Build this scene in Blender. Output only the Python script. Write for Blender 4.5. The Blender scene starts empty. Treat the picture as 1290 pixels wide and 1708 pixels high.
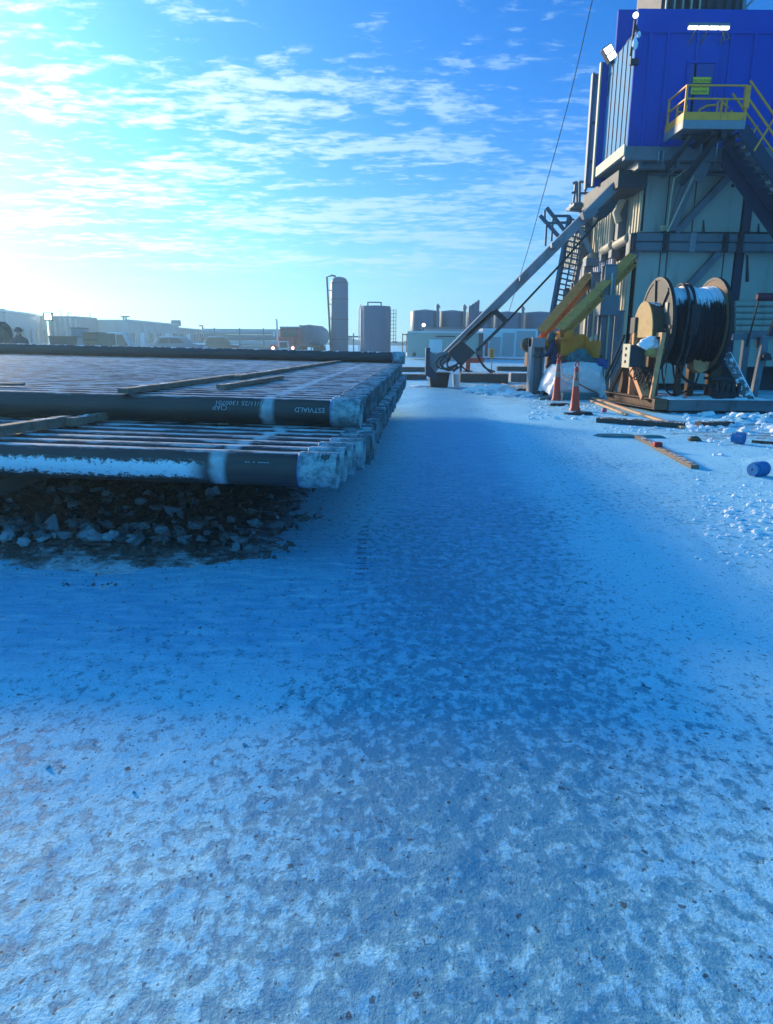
import bpy, bmesh, math, random
from mathutils import Vector, Matrix, noise as mn
random.seed(7)
C = bpy.context.scene.collection
SC = bpy.context.scene
rad = math.radians
# ------------------------------------------------------------------ camera
F = 1190.; CX = 645.; CY = 854.; PITCH = rad(13.51); ROLL = rad(.57); H = 1.55
cam = bpy.data.cameras.new('camera'); camo = bpy.data.objects.new('camera', cam); C.objects.link(camo)
cam.sensor_fit = 'HORIZONTAL'; cam.sensor_width = 36; cam.lens = 36 * F / 1290; cam.clip_end = 3000; cam.clip_start = .05
camo.location = (0, 0, H)
camo.matrix_world = Matrix.Translation((0, 0, H)) @ Matrix.Rotation(math.pi/2 - PITCH, 4, 'X') @ Matrix.Rotation(ROLL, 4, 'Z')
SC.camera = camo

def ray(px, py):
    a = (px-CX)/F; b = (CY-py)/F
    a2 = a*math.cos(ROLL)-b*math.sin(ROLL); b2 = a*math.sin(ROLL)+b*math.cos(ROLL)
    return Vector((a2, math.cos(PITCH)+b2*math.sin(PITCH), -math.sin(PITCH)+b2*math.cos(PITCH)))
def G(px, py, z=0.):                 # a point at height z
    d = ray(px, py); t = (z-H)/d.z; return Vector((d.x*t, d.y*t, z))
def U(px, py, Y):                    # a point at world depth Y
    d = ray(px, py); t = Y/d.y; return Vector((d.x*t, Y, H+d.z*t))

# ------------------------------------------------------------------ light
SUN_EL = rad(13); SUN_AZ = rad(-40)       # azimuth measured from the viewing direction, to the left
sdir = Vector((math.sin(SUN_AZ)*math.cos(SUN_EL), math.cos(SUN_AZ)*math.cos(SUN_EL), math.sin(SUN_EL)))
sl = bpy.data.lights.new('sun', 'SUN'); sl.energy = 3.3; sl.angle = rad(8); sl.color = (1, .80, .55)
so = bpy.data.objects.new('sun', sl); C.objects.link(so); so.rotation_euler = (-sdir).to_track_quat('-Z', 'Y').to_euler()
SC.view_settings.view_transform = 'Standard'; SC.view_settings.look = 'None'; SC.view_settings.exposure = 1.0
SC.cycles.use_denoising = True
SC.cycles.max_bounces = 6; SC.cycles.volume_bounces = 0; SC.cycles.volume_step_rate = 4

class NT:
    def __init__(s, tree): s.t = tree
    def new(s, typ, **kw):
        n = s.t.nodes.new(typ)
        for k, v in kw.items(): setattr(n, k, v)
        return n
    def put(s, sock, v):
        if isinstance(v, bpy.types.NodeSocket): s.t.links.new(v, sock)
        elif v is not None:
            try: sock.default_value = v
            except Exception: sock.default_value = (*v, 1) if len(v) == 3 else v
    def m(s, op, a, b=None, c=None, clamp=False):
        n = s.new('ShaderNodeMath', operation=op, use_clamp=clamp)
        s.put(n.inputs[0], a); s.put(n.inputs[1], b); s.put(n.inputs[2], c)
        return n.outputs[0]
    def vm(s, op, a, b=None):
        n = s.new('ShaderNodeVectorMath', operation=op); s.put(n.inputs[0], a); s.put(n.inputs[1], b)
        return n.outputs['Value'] if op == 'DOT_PRODUCT' else n.outputs[0]
    def noise(s, vec, scale=5, detail=4, rough=.55, dist=0.):
        n = s.new('ShaderNodeTexNoise'); s.put(n.inputs['Vector'], vec)
        n.inputs['Scale'].default_value = scale; n.inputs['Detail'].default_value = detail
        n.inputs['Roughness'].default_value = rough; n.inputs['Distortion'].default_value = dist
        return n.outputs[0]
    def voro(s, vec, scale, feature='F1'):
        n = s.new('ShaderNodeTexVoronoi', feature=feature); s.put(n.inputs['Vector'], vec); n.inputs['Scale'].default_value = scale
        return n.outputs['Distance']
    def sst(s, x, lo, hi):
        n = s.new('ShaderNodeMapRange', interpolation_type='SMOOTHSTEP'); s.put(n.inputs[0], x)
        s.put(n.inputs[1], lo); s.put(n.inputs[2], hi); return n.outputs[0]
    def mix(s, f, a, b, mode='MIX'):
        n = s.new('ShaderNodeMix', data_type='RGBA', blend_type=mode)
        s.put(n.inputs[0], f); s.put(n.inputs[6], a); s.put(n.inputs[7], b); return n.outputs[2]
    def sep(s, v):
        n = s.new('ShaderNodeSeparateXYZ'); s.put(n.inputs[0], v); return n.outputs
    def comb(s, x, y, z):
        n = s.new('ShaderNodeCombineXYZ'); s.put(n.inputs[0], x); s.put(n.inputs[1], y); s.put(n.inputs[2], z); return n.outputs[0]

# ------------------------------------------------------------------ sky
w = bpy.data.worlds.new('World'); SC.world = w; w.use_nodes = True
nt = NT(w.node_tree); w.node_tree.nodes.clear()
sky = nt.new('ShaderNodeTexSky', sky_type='NISHITA', sun_disc=False); sky.sun_elevation = SUN_EL; sky.sun_rotation = SUN_AZ
sky.air_density = 1.0; sky.dust_density = .6; sky.ozone_density = 3.0
gen = nt.new('ShaderNodeTexCoord').outputs['Generated']
dx, dy, dz = nt.sep(gen)
skc = nt.mix(1., sky.outputs[0], (.05, .50, 1.10, 1), 'MULTIPLY')
sd = nt.m('MAXIMUM', nt.vm('DOT_PRODUCT', gen, tuple(sdir)), 0.)
glow = nt.m('POWER', sd, 9.); glow2 = nt.m('POWER', sd, 45.)
low = nt.m('POWER', nt.m('SUBTRACT', 1., nt.m('MAXIMUM', dz, 0.), clamp=True), 9.)     # near the horizon
skc = nt.mix(nt.m('MULTIPLY', low, .75), skc, (2.8, 4.7, 5.7, 1))
skc = nt.mix(1., skc, nt.mix(glow, (0, 0, 0, 1), (1.0, 1.95, 1.95, 1)), 'ADD')
skc = nt.mix(1., skc, nt.mix(nt.m('MULTIPLY', low, nt.m('POWER', sd, 5.)), (0, 0, 0, 1), (2.2, 1.7, .3, 1)), 'ADD')
skc = nt.mix(1., skc, nt.mix(glow2, (0, 0, 0, 1), (3.4, 3.1, 2.0, 1)), 'ADD')
# cloud deck: project the direction on a plane
zz = nt.m('MAXIMUM', nt.m('ADD', dz, .035), .02)
u = nt.m('DIVIDE', dx, zz); v = nt.m('DIVIDE', dy, zz)
p1 = nt.comb(nt.m('MULTIPLY', u, .85), nt.m('ADD', nt.m('MULTIPLY', v, 1.45), nt.m('MULTIPLY', u, .12)), 0.)
p2 = nt.comb(nt.m('MULTIPLY', u, 3.0), nt.m('MULTIPLY', v, 4.6), 3.7)
big = nt.noise(p1, .9, 2, .5); mid = nt.noise(p1, 3.0, 5, .6, .4); fine = nt.noise(p2, 2.8, 6, .64, .25)
cl = nt.m('ADD', nt.m('ADD', nt.m('MULTIPLY', big, .42), nt.m('MULTIPLY', mid, .36)), nt.m('MULTIPLY', fine, .52))
az = nt.m('DIVIDE', dx, nt.m('MAXIMUM', dy, .05))
# coverage: thick between about 5 and 20 degrees, more of it to the left
lowcut = nt.m('SUBTRACT', .055, nt.m('MULTIPLY', az, .09))
cov = nt.m('MULTIPLY', nt.sst(dz, nt.m('SUBTRACT', lowcut, .055), nt.m('ADD', lowcut, .04)),
           nt.m('SUBTRACT', 1., nt.sst(dz, nt.m('SUBTRACT', .23, nt.m('MULTIPLY', az, .06)), .50)))
thr = nt.m('SUBTRACT', .760, nt.m('MULTIPLY', cov, .165))
mask = nt.sst(cl, thr, nt.m('ADD', thr, .15))
mask = nt.m('MULTIPLY', mask, nt.sst(dz, .03, .11))
mask = nt.m('MULTIPLY', mask, nt.m('SUBTRACT', .93, nt.m('MULTIPLY', nt.sst(az, -.25, .5), .55)))
back = nt.sst(dy, .25, -.35)
clc = nt.mix(1., (2.4, 4.0, 5.6, 1), nt.mix(glow, (0, 0, 0, 1), (5.5, 5.0, 3.9, 1)), 'ADD')
skc = nt.mix(mask, skc, clc)
skc = nt.mix(nt.m('MULTIPLY', back, .55), skc, (.45, 3.9, 7.6, 1))      # added brightness behind the camera, unseen, to lift ambient light on the snow
bg = nt.new('ShaderNodeBackground'); nt.put(bg.inputs[0], skc); bg.inputs[1].default_value = .10
wo = nt.new('ShaderNodeOutputWorld'); w.node_tree.links.new(bg.outputs[0], wo.inputs[0])

# ------------------------------------------------------------------ materials
def newmat(name):
    m = bpy.data.materials.new(name); m.use_nodes = True
    n = NT(m.node_tree); b = m.node_tree.nodes['Principled BSDF']
    return m, n, b
def mat(name, col, rough=.6, metal=0., var=.25, scale=3., dirt=None, dirt_amt=.5, dirt_scale=(1, 1, .3), snow=0., bump=.15, bscale=25, spec=.35):
    m, n, b = newmat(name)
    tc = n.new('ShaderNodeTexCoord').outputs['Object']
    oi = n.new('ShaderNodeObjectInfo').outputs['Random']
    pos = n.vm('ADD', n.new('ShaderNodeNewGeometry').outputs['Position'], n.comb(0., 0., n.m('MULTIPLY', oi, 3.)))
    nz = n.noise(pos, scale, 5, .6)
    k = n.m('ADD', 1.-var, n.m('MULTIPLY', nz, 2*var))
    c = n.mix(1., (*col, 1), n.comb(k, k, k), 'MULTIPLY')
    if dirt:
        dn = n.noise(n.vm('MULTIPLY', pos, dirt_scale), scale*1.7, 6, .7)
        c = n.mix(n.m('MULTIPLY', n.sst(dn, .52, .68), dirt_amt), c, (*dirt, 1))
    rr = n.m('ADD', rough-.08, n.m('MULTIPLY', nz, .16))
    if snow:
        nor = n.sep(n.new('ShaderNodeNewGeometry').outputs['Normal'])
        sn = n.noise(pos, 9, 5, .7)
        f = n.sst(n.m('ADD', nor[2], n.m('MULTIPLY', n.m('SUBTRACT', sn, .5), 1.6)), 1.15-snow, 1.3-snow)
        c = n.mix(f, c, (.8, .84, .9, 1)); rr = n.m('ADD', rr, n.m('MULTIPLY', f, .3))
        n.put(b.inputs['Metallic'], n.m('MULTIPLY', n.m('SUBTRACT', 1., f), metal))
    else: b.inputs['Metallic'].default_value = metal
    n.put(b.inputs['Base Color'], c); n.put(b.inputs['Roughness'], rr); b.inputs['Specular IOR Level'].default_value = spec
    if bump:
        bp = n.new('ShaderNodeBump'); bp.inputs['Strength'].default_value = bump; bp.inputs['Distance'].default_value = .01
        n.put(bp.inputs['Height'], n.noise(pos, bscale, 4, .6)); n.put(b.inputs['Normal'], bp.outputs[0])
    return m
def emit(name, col, s):
    m, n, b = newmat(name); b.inputs['Base Color'].default_value = (*col, 1)
    b.inputs['Emission Color'].default_value = (*col, 1); b.inputs['Emission Strength'].default_value = s; return m
M = {}
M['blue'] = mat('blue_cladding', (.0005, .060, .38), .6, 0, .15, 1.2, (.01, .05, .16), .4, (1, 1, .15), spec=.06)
M['blue_lit'] = mat('blue_cladding_lit', (.04, .25, .46), .75, 0, .12, 1.2, (.05, .12, .3), .3, (1, 1, .15))  # paler copy of blue cladding, light on the side put into its colour
M['navy'] = mat('navy_steel', (.006, .022, .055), .55, .0, .3, 2, snow=.02)
M['cream'] = mat('cream_panel', (.50, .44, .31), .6, 0, .14, 1.1, (.16, .12, .08), .55, (1.2, 1.2, .16))
M['greypanel'] = mat('grey_panel', (.44, .42, .47), .6, 0, .15, 1.1, (.14, .10, .09), .6, (1.2, 1.2, .2))
M['steel'] = mat('grey_painted_steel', (.13, .16, .19), .55, .1, .22, 2.2, (.10, .07, .05), .5)
M['beam'] = mat('light_grey_beam', (.21, .23, .26), .5, .1, .15, 1.5, (.12, .10, .08), .4)
M['dark'] = mat('dark_steel', (.022, .03, .04), .6, .1, .35, 3, (.07, .04, .025), .4)
M['black'] = mat('black_rubber', (.010, .011, .014), .55, 0, .3, 6)
M['rust'] = mat('rusty_steel', (.15, .085, .05), .75, .1, .4, 4, (.05, .03, .02), .6, (1, 1, 1))
M['tan'] = mat('tan_steel', (.66, .30, .13), .65, 0, .25, 4, (.10, .055, .03), .7, (1, 1, .6))
M['yellow'] = mat('yellow_steel', (.75, .22, .01), .55, 0, .2, 2.5, (.16, .09, .03), .6, (1, 1, .5))
M['rail'] = mat('yellow_rail', (.88, .32, .03), .5, 0, .2, 4, (.2, .12, .05), .5)
M['orange'] = mat('orange_plastic', (.62, .055, .03), .5, 0, .2, 5, (.2, .05, .04), .5)
M['reflect'] = mat('grey_reflective_sleeve', (.28, .24, .23), .5, 0, .2, 8, (.15, .1, .1), .5)
M['wood'] = mat('weathered_wood', (.21, .155, .12), .85, 0, .35, 3, (.07, .055, .045), .6, (.6, 3, 3), snow=.12, bump=.5, bscale=18)
M['newwood'] = mat('pale_wood', (.62, .36, .21), .8, 0, .3, 4, (.2, .13, .08), .5, (.6, 3, 3), bump=.4, bscale=18)
M['timber'] = mat('dark_timber', (.07, .06, .055), .9, 0, .4, 3, (.03, .026, .024), .6, (.6, 3, 3), snow=.14, bump=.5, bscale=14)
M['snowtop'] = mat('steel_under_snow', (.14, .15, .17), .6, .1, .3, 3, (.06, .04, .03), .5, snow=.45)
M['tarp'] = mat('white_tarp', (.70, .72, .74), .42, 0, .12, 3, (.3, .3, .3), .25, (1, 1, 1), bump=.5, bscale=5)
M['teal'] = mat('teal_tarp', (.02, .16, .19), .5, 0, .3, 4, (.01, .06, .09), .5, (1, 1, 1), bump=.5, bscale=8)
M['bluetarp'] = mat('blue_tarp', (.01, .09, .30), .5, 0, .3, 4, (.01, .04, .12), .5, (1, 1, 1), bump=.5, bscale=8)
M['snow'] = mat('snow_heap', (.80, .83, .88), .75, 0, .08, 3, (.5, .5, .52), .25, (1, 1, 1), bump=.8, bscale=14)
M['cloth'] = mat('navy_workwear', (.012, .03, .075), .9, 0, .3, 9, bump=.6, bscale=12)
M['greycloth'] = mat('dark_workwear', (.05, .06, .07), .9, 0, .3, 9, bump=.6, bscale=12)
M['hood'] = mat('teal_hood', (.01, .10, .11), .85, 0, .3, 9)
M['skin'] = mat('skin', (.45, .27, .2), .6, 0, .1, 9)
M['glove'] = mat('work_glove', (.12, .09, .06), .9, 0, .3, 9)
M['red'] = mat('dull_red_paint', (.48, .03, .035), .5, 0, .2, 2, (.12, .05, .05), .4)
M['white'] = mat('white_paint', (.66, .68, .70), .5, 0, .1, 1, (.3, .3, .3), .35, (1, 1, .3))
M['bldg'] = mat('pale_building', (.34, .36, .38), .6, 0, .12, .5, (.18, .18, .2), .4, (1, 1, .2))
M['bldgd'] = mat('slate_building', (.12, .17, .22), .6, 0, .15, .5, (.06, .09, .12), .4, (1, 1, .2))
M['bldgt'] = mat('tan_trailer', (.42, .40, .34), .6, 0, .1, .5, (.2, .18, .15), .3, (1, 1, .2))
M['tank'] = mat('blue_grey_tank', (.03, .10, .17), .5, .2, .14, .8, (.05, .07, .09), .5, (1, 1, .12))
M['brown'] = mat('brown_pallet_load', (.20, .11, .07), .8, 0, .3, 2, (.1, .06, .04), .5)
M['glass'] = mat('dark_glass', (.02, .03, .04), .12, 0, .1, 2, bump=0)
M['chrome'] = mat('chrome', (.6, .6, .62), .25, .9, .1, 2, bump=0)
M['caps'] = mat('blue_plastic_cap', (.015, .17, .42), .45, 0, .2, 6, (.05, .08, .12), .4, snow=.05)
M['signyel'] = mat('yellow_green_sign', (.62, .52, .03), .5, 0, .12, 6, bump=0)
M['ink'] = mat('black_lettering', (.02, .025, .02), .6, 0, .1, 6, bump=0)
M['chalk'] = mat('white_chalk_paint', (.36, .40, .44), .8, 0, .3, 40, bump=0)
M['lamp'] = emit('lit_lamp', (1, .98, .86), 1.6); M['warmlamp'] = emit('headlight', (1, .85, .6), 2.5)

def ground_mat():
    m, n, b = newmat('snow_and_ice')
    pos = n.new('ShaderNodeNewGeometry').outputs['Position']; px, py, pz = n.sep(pos)
    st = n.vm('MULTIPLY', pos, (1., .75, 1.))
    big = n.noise(n.vm('MULTIPLY', pos, (.55, .33, 1)), 1., 3, .5)
    patch = n.noise(st, 17., 8, .70, .2); patch2 = n.noise(st, 42., 7, .72, 0.); crust = n.noise(pos, 17., 5, .75); fine = n.noise(pos, 110., 3, .6)
    # road: polished ice in the middle, more snow at the sides
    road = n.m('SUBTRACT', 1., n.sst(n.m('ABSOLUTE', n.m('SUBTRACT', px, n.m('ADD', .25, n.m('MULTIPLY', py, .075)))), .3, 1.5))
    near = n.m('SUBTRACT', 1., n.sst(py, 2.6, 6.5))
    wob = n.m('MULTIPLY', n.m('SUBTRACT', n.noise(n.vm('MULTIPLY', pos, (.6, .6, 0)), 1., 3, .6), .5), 1.6)
    lane = n.m('SUBTRACT', 1., n.sst(n.m('ABSOLUTE', n.m('ADD', wob, n.m('SUBTRACT', px, n.m('ADD', -.05, n.m('MULTIPLY', py, .13))))), .25, 1.15))
    lane = n.m('MULTIPLY', lane, n.m('SUBTRACT', 1., n.sst(py, 5.5, 9.)))
    thr = n.m('ADD', n.m('SUBTRACT', .672, n.m('MULTIPLY', big, .22)), n.m('ADD', n.m('MULTIPLY', lane, -.07), n.m('MULTIPLY', n.m('SUBTRACT', 1., n.sst(py, 1.8, 3.2)), -.035)))
    ice = n.sst(n.m('ADD', n.m('MULTIPLY', patch, .7), n.m('MULTIPLY', patch2, .3)), n.m('SUBTRACT', thr, .045), n.m('ADD', thr, .065))
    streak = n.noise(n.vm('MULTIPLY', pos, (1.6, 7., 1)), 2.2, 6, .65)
    glaze_shade = n.m('MULTIPLY', n.sst(n.m('ADD', n.m('MULTIPLY', road, .42), n.m('MULTIPLY', streak, .62)), .42, .86), n.m('SUBTRACT', 1., n.m('MULTIPLY', near, .6)))
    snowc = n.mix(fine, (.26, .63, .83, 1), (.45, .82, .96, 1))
    front = n.m('MULTIPLY', n.m('MULTIPLY', n.sst(py, 2.5, 3.7), n.m('SUBTRACT', 1., n.sst(py, 5., 6.5))), n.m('SUBTRACT', 1., n.sst(px, .2, 2.)))  # deeper blue before the pipe pile: its shade put into the colour
    glaze_shade = n.m('MAXIMUM', glaze_shade, n.m('MULTIPLY', front, n.sst(streak, .05, .75)))
    c = n.mix(n.m('MULTIPLY', glaze_shade, .80), snowc, (.012, .30, .58, 1))
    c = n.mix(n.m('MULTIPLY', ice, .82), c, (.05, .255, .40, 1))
    gr = n.noise(pos, 55., 4, .7); gk = n.m('ADD', .78, n.m('MULTIPLY', gr, .44)); c = n.mix(1., c, n.comb(gk, gk, gk), 'MULTIPLY')
    spk = n.noise(st, 30., 2, .5); spk2 = n.noise(n.vm('ADD', st, (9, 4, 2)), 70., 2, .5)
    c = n.mix(n.m('MULTIPLY', n.sst(spk, .665, .72), .75), c, (.022, .028, .04, 1))
    grit = n.noise(pos, 190., 2, .5); c = n.mix(n.m('MULTIPLY', n.sst(grit, .66, .72), n.m('ADD', .25, n.m('MULTIPLY', lane, .5))), c, (.03, .06, .09, 1))
    c = n.mix(n.m('MULTIPLY', n.sst(spk2, .665, .72), .8), c, (.03, .035, .05, 1))
    # tyre lug prints beside the pipe ends
    tr = n.m('LESS_THAN', n.m('FRACT', n.m('MULTIPLY', py, 8.)), .32)
    tw = n.m('LESS_THAN', n.m('ABSOLUTE', n.m('ADD', n.m('ADD', px, .185), n.m('MULTIPLY', n.m('SUBTRACT', patch, .5), .12))), .035)
    te = n.m('MULTIPLY', n.m('MULTIPLY', n.sst(py, 4.3, 4.6), n.m('SUBTRACT', 1., n.sst(py, 5.8, 6.4))), n.sst(patch2, .40, .50))
    c = n.mix(n.m('MULTIPLY', n.m('MULTIPLY', n.m('MULTIPLY', tr, tw), te), .75), c, (.01, .04, .12, 1))
    # trodden dirt by the rig
    dx_ = n.m('DIVIDE', n.m('SUBTRACT', px, 6.6), 2.2); dy_ = n.m('DIVIDE', n.m('SUBTRACT', py, 12.6), 1.6)
    dd = n.m('ADD', n.m('MULTIPLY', dx_, dx_), n.m('MULTIPLY', dy_, dy_))
    dn = n.noise(n.vm('MULTIPLY', pos, (.8, 2.2, 1)), 2.4, 6, .7)
    c = n.mix(n.m('MULTIPLY', n.sst(n.m('SUBTRACT', dn, n.m('MULTIPLY', dd, .09)), .46, .56), .7), c, (.14, .08, .085, 1))
    # dirty ground beyond, round the rig
    far = n.m('MULTIPLY', n.sst(py, 16.5, 21.), n.sst(px, .5, 4.))
    c = n.mix(n.m('MULTIPLY', n.m('MULTIPLY', n.sst(dn, .44, .60), far), .6), c, (.20, .17, .16, 1))
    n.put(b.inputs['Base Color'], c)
    n.put(b.inputs['Roughness'], n.m('SUBTRACT', .74, n.m('MULTIPLY', n.m('MAXIMUM', ice, glaze_shade), .16)))
    b.inputs['IOR'].default_value = 1.31
    hgt = n.m('ADD', n.m('SUBTRACT', n.m('ADD', n.m('MULTIPLY', patch2, .55), n.m('MULTIPLY', crust, .9)), n.m('MULTIPLY', ice, .35)), n.m('MULTIPLY', fine, .30))
    bp = n.new('ShaderNodeBump'); bp.inputs['Strength'].default_value = .8; bp.inputs['Distance'].default_value = .013
    n.put(bp.inputs['Height'], hgt); n.put(b.inputs['Normal'], bp.outputs[0])
    return m
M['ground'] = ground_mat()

def pipe_mat(name, frost=False):
    m, n, b = newmat(name)
    tc = n.new('ShaderNodeTexCoord').outputs['Object']; x, y, z = n.sep(tc)
    oi = n.new('ShaderNodeObjectInfo').outputs['Random']
    q = n.vm('ADD', tc, n.comb(n.m('MULTIPLY', oi, 37.), 0., n.m('MULTIPLY', oi, 11.)))
    base = n.mix(n.noise(q, 2.5, 5, .65), (.014, .014, .018, 1), (.055, .048, .046, 1))
    rustn = n.noise(n.vm('MULTIPLY', q, (1., 4, 4)), 1.6, 6, .7)
    base = n.mix(n.m('MULTIPLY', n.sst(rustn, .55, .72), .5), base, (.07, .045, .035, 1))
    nor = n.sep(n.new('ShaderNodeNewGeometry').outputs['Normal'])
    # thin snow lying along the crest
    sn = n.noise(n.vm('MULTIPLY', q, (1.2, 9, 9)), 2.6, 7, .75)
    crest = n.sst(n.m('ADD', nor[2], n.m('MULTIPLY', n.m('SUBTRACT', sn, .5), .9)), .90, 1.02)
    c = n.mix(n.m('MULTIPLY', crest, .80), base, (.62, .66, .72, 1))
    # sprayed white band near the end
    bn = n.noise(n.vm('MULTIPLY', q, (6, 6, 6)), 2., 4, .6)
    bx = n.m('ABSOLUTE', n.m('ADD', n.m('ADD', x, n.m('ADD', .80, n.m('MULTIPLY', oi, .03))), n.m('MULTIPLY', n.m('SUBTRACT', bn, .5), .04)))
    band = n.m('SUBTRACT', 1., n.sst(bx, .022, .075))
    c = n.mix(n.m('MULTIPLY', band, n.m('ADD', .05, n.m('MULTIPLY', bn, 1.1))), c, (.62, .68, .74, 1))
    if frost:
        fn = n.noise(n.vm('MULTIPLY', q, (1.3, 2, 2)), 17., 8, .85)
        f2 = n.noise(n.vm('MULTIPLY', q, (1, 1, 1)), 2., 2, .5)
        zz_ = n.m('SUBTRACT', 1., n.sst(n.m('ABSOLUTE', n.m('ADD', z, n.m('ADD', .012, n.m('MULTIPLY', n.m('SUBTRACT', f2, .5), .03)))), .02, .085))
        lim = n.m('SUBTRACT', 1., n.sst(x, -1.05, -.86))
        ff = n.m('MULTIPLY', n.sst(n.m('ADD', zz_, n.m('MULTIPLY', n.m('SUBTRACT', fn, .5), 5.)), .40, .72), lim)
        ff = n.m('MULTIPLY', ff, n.sst(zz_, .0, .25))
        c = n.mix(ff, c, (.70, .74, .80, 1))
    n.put(b.inputs['Base Color'], c); b.inputs['Metallic'].default_value = .0
    n.put(b.inputs['Roughness'], n.m('ADD', .44, n.m('MULTIPLY', crest, .4)))
    bp = n.new('ShaderNodeBump'); bp.inputs['Strength'].default_value = .35; bp.inputs['Distance'].default_value = .006
    n.put(bp.inputs['Height'], n.m('ADD', sn, n.m('MULTIPLY', crest, .5))); n.put(b.inputs['Normal'], bp.outputs[0])
    return m
def coupling_mat(dk=False):
    m, n, b = newmat('frosted_thread_protector' if not dk else 'dark_thread_protector')
    tc = n.new('ShaderNodeTexCoord').outputs['Object']; x, y, z = n.sep(tc)
    oi = n.new('ShaderNodeObjectInfo').outputs['Random']
    q = n.vm('ADD', tc, n.comb(n.m('MULTIPLY', oi, 37.), 0., n.m('MULTIPLY', oi, 11.)))
    fr = n.noise(q, 9., 7, .75)
    c = n.mix(n.sst(fr, .38, .60), (.10, .17, .20, 1), (.33, .43, .47, 1))
    sp = n.noise(q, 45., 3, .6)
    c = n.mix(n.m('MULTIPLY', n.sst(sp, .62, .70), .8), c, (.05, .07, .08, 1))
    ring = n.sst(x, -.222, -.228)
    ringm = n.m('MULTIPLY', n.m('SUBTRACT', 1., n.sst(x, -.262, -.235)), n.sst(fr, .34, .48))
    c = n.mix(n.m('MULTIPLY', ringm, .85), c, (.02, .12, .42, 1))
    if dk: c = n.mix(n.m('ADD', .35, n.m('MULTIPLY', oi, .45)), c, (.02, .035, .045, 1))
    nor = n.sep(n.new('ShaderNodeNewGeometry').outputs['Normal'])
    crest = n.sst(n.m('ADD', nor[2], n.m('MULTIPLY', n.m('SUBTRACT', fr, .5), 1.4)), .85, 1.05)
    c = n.mix(n.m('MULTIPLY', crest, .4), c, (.6, .68, .75, 1))
    n.put(b.inputs['Base Color'], c); b.inputs['Roughness'].default_value = .55
    bp = n.new('ShaderNodeBump'); bp.inputs['Strength'].default_value = .6; bp.inputs['Distance'].default_value = .006
    n.put(bp.inputs['Height'], fr); n.put(b.inputs['Normal'], bp.outputs[0])
    return m
M['pipe'] = pipe_mat('dark_steel_casing'); M['pipefrost'] = pipe_mat('dark_steel_casing_with_frost', True); M['coupling'] = coupling_mat(); M['couplingd'] = coupling_mat(True)
def hose_mat():
    m, n, b = newmat('wound_black_hose')
    pos = n.new('ShaderNodeNewGeometry').outputs['Position']
    nor = n.sep(n.new('ShaderNodeNewGeometry').outputs['Normal'])
    a = n.noise(n.vm('MULTIPLY', pos, (1.2, 1, 1)), 2.2, 6, .7); a2 = n.noise(n.vm('MULTIPLY', pos, (6, 1, 1)), 3., 5, .7)
    tcz = n.sep(n.new('ShaderNodeTexCoord').outputs['Object'])[2]
    f = n.sst(n.m('ADD', n.m('ADD', tcz, n.m('MULTIPLY', nor[2], .06)), n.m('ADD', n.m('MULTIPLY', n.m('SUBTRACT', a, .5), .5), n.m('MULTIPLY', n.m('SUBTRACT', a2, .5), .5))), .48, .62)
    c = n.mix(f, (.004, .005, .010, 1), (.66, .72, .80, 1)); b.inputs['Specular IOR Level'].default_value = .2
    n.put(b.inputs['Base Color'], c); n.put(b.inputs['Roughness'], n.m('ADD', .45, n.m('MULTIPLY', f, .3)))
    return m
M['hose'] = hose_mat()
def ice_mat():
    m, n, b = newmat('broken_ice')
    pos = n.new('ShaderNodeNewGeometry').outputs['Position']
    oi = n.new('ShaderNodeObjectInfo').outputs['Random']
    a = n.noise(pos, 14, 5, .6)
    c = n.mix(a, (.10, .20, .27, 1), (.34, .48, .56, 1)); k = n.m('ADD', .22, n.m('MULTIPLY', oi, .75))
    c = n.mix(1., c, n.comb(k, k, k), 'MULTIPLY')
    n.put(b.inputs['Base Color'], c); b.inputs['Roughness'].default_value = .4; b.inputs['IOR'].default_value = 1.31
    bp = n.new('ShaderNodeBump'); bp.inputs['Strength'].default_value = .5; bp.inputs['Distance'].default_value = .01
    n.put(bp.inputs['Height'], a); n.put(b.inputs['Normal'], bp.outputs[0]); return m
M['ice'] = ice_mat()
def rubble_mat():
    m, n, b = newmat('dark_icy_rubble')
    pos = n.new('ShaderNodeNewGeometry').outputs['Position']
    a = n.noise(pos, 16, 6, .7); v_ = n.voro(pos, 22)
    c = n.mix(n.sst(a, .35, .75), (.022, .022, .024, 1), (.11, .12, .13, 1))
    c = n.mix(n.m('MULTIPLY', n.sst(v_, .25, .05), .5), c, (.22, .28, .32, 1))
    px, py, pz = n.sep(pos); en = n.noise(pos, 5., 6, .7)
    ed = n.m('MULTIPLY', n.sst(n.m('ADD', py, n.m('MULTIPLY', n.m('SUBTRACT', en, .5), 1.6)), 4.55, 4.95), n.sst(n.m('ADD', n.m('MULTIPLY', px, -1.), n.m('MULTIPLY', n.m('SUBTRACT', en, .5), 2.2)), .55, 1.15))
    sc_ = n.mix(n.noise(pos, 40, 4, .7), (.20, .38, .52, 1), (.50, .68, .80, 1))
    c = n.mix(ed, sc_, c)
    n.put(b.inputs['Base Color'], c); b.inputs['Roughness'].default_value = .7
    bp = n.new('ShaderNodeBump'); bp.inputs['Strength'].default_value = 1.; bp.inputs['Distance'].default_value = .02
    n.put(bp.inputs['Height'], n.m('SUBTRACT', a, v_)); n.put(b.inputs['Normal'], bp.outputs[0]); return m
M['rubble'] = rubble_mat()

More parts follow.
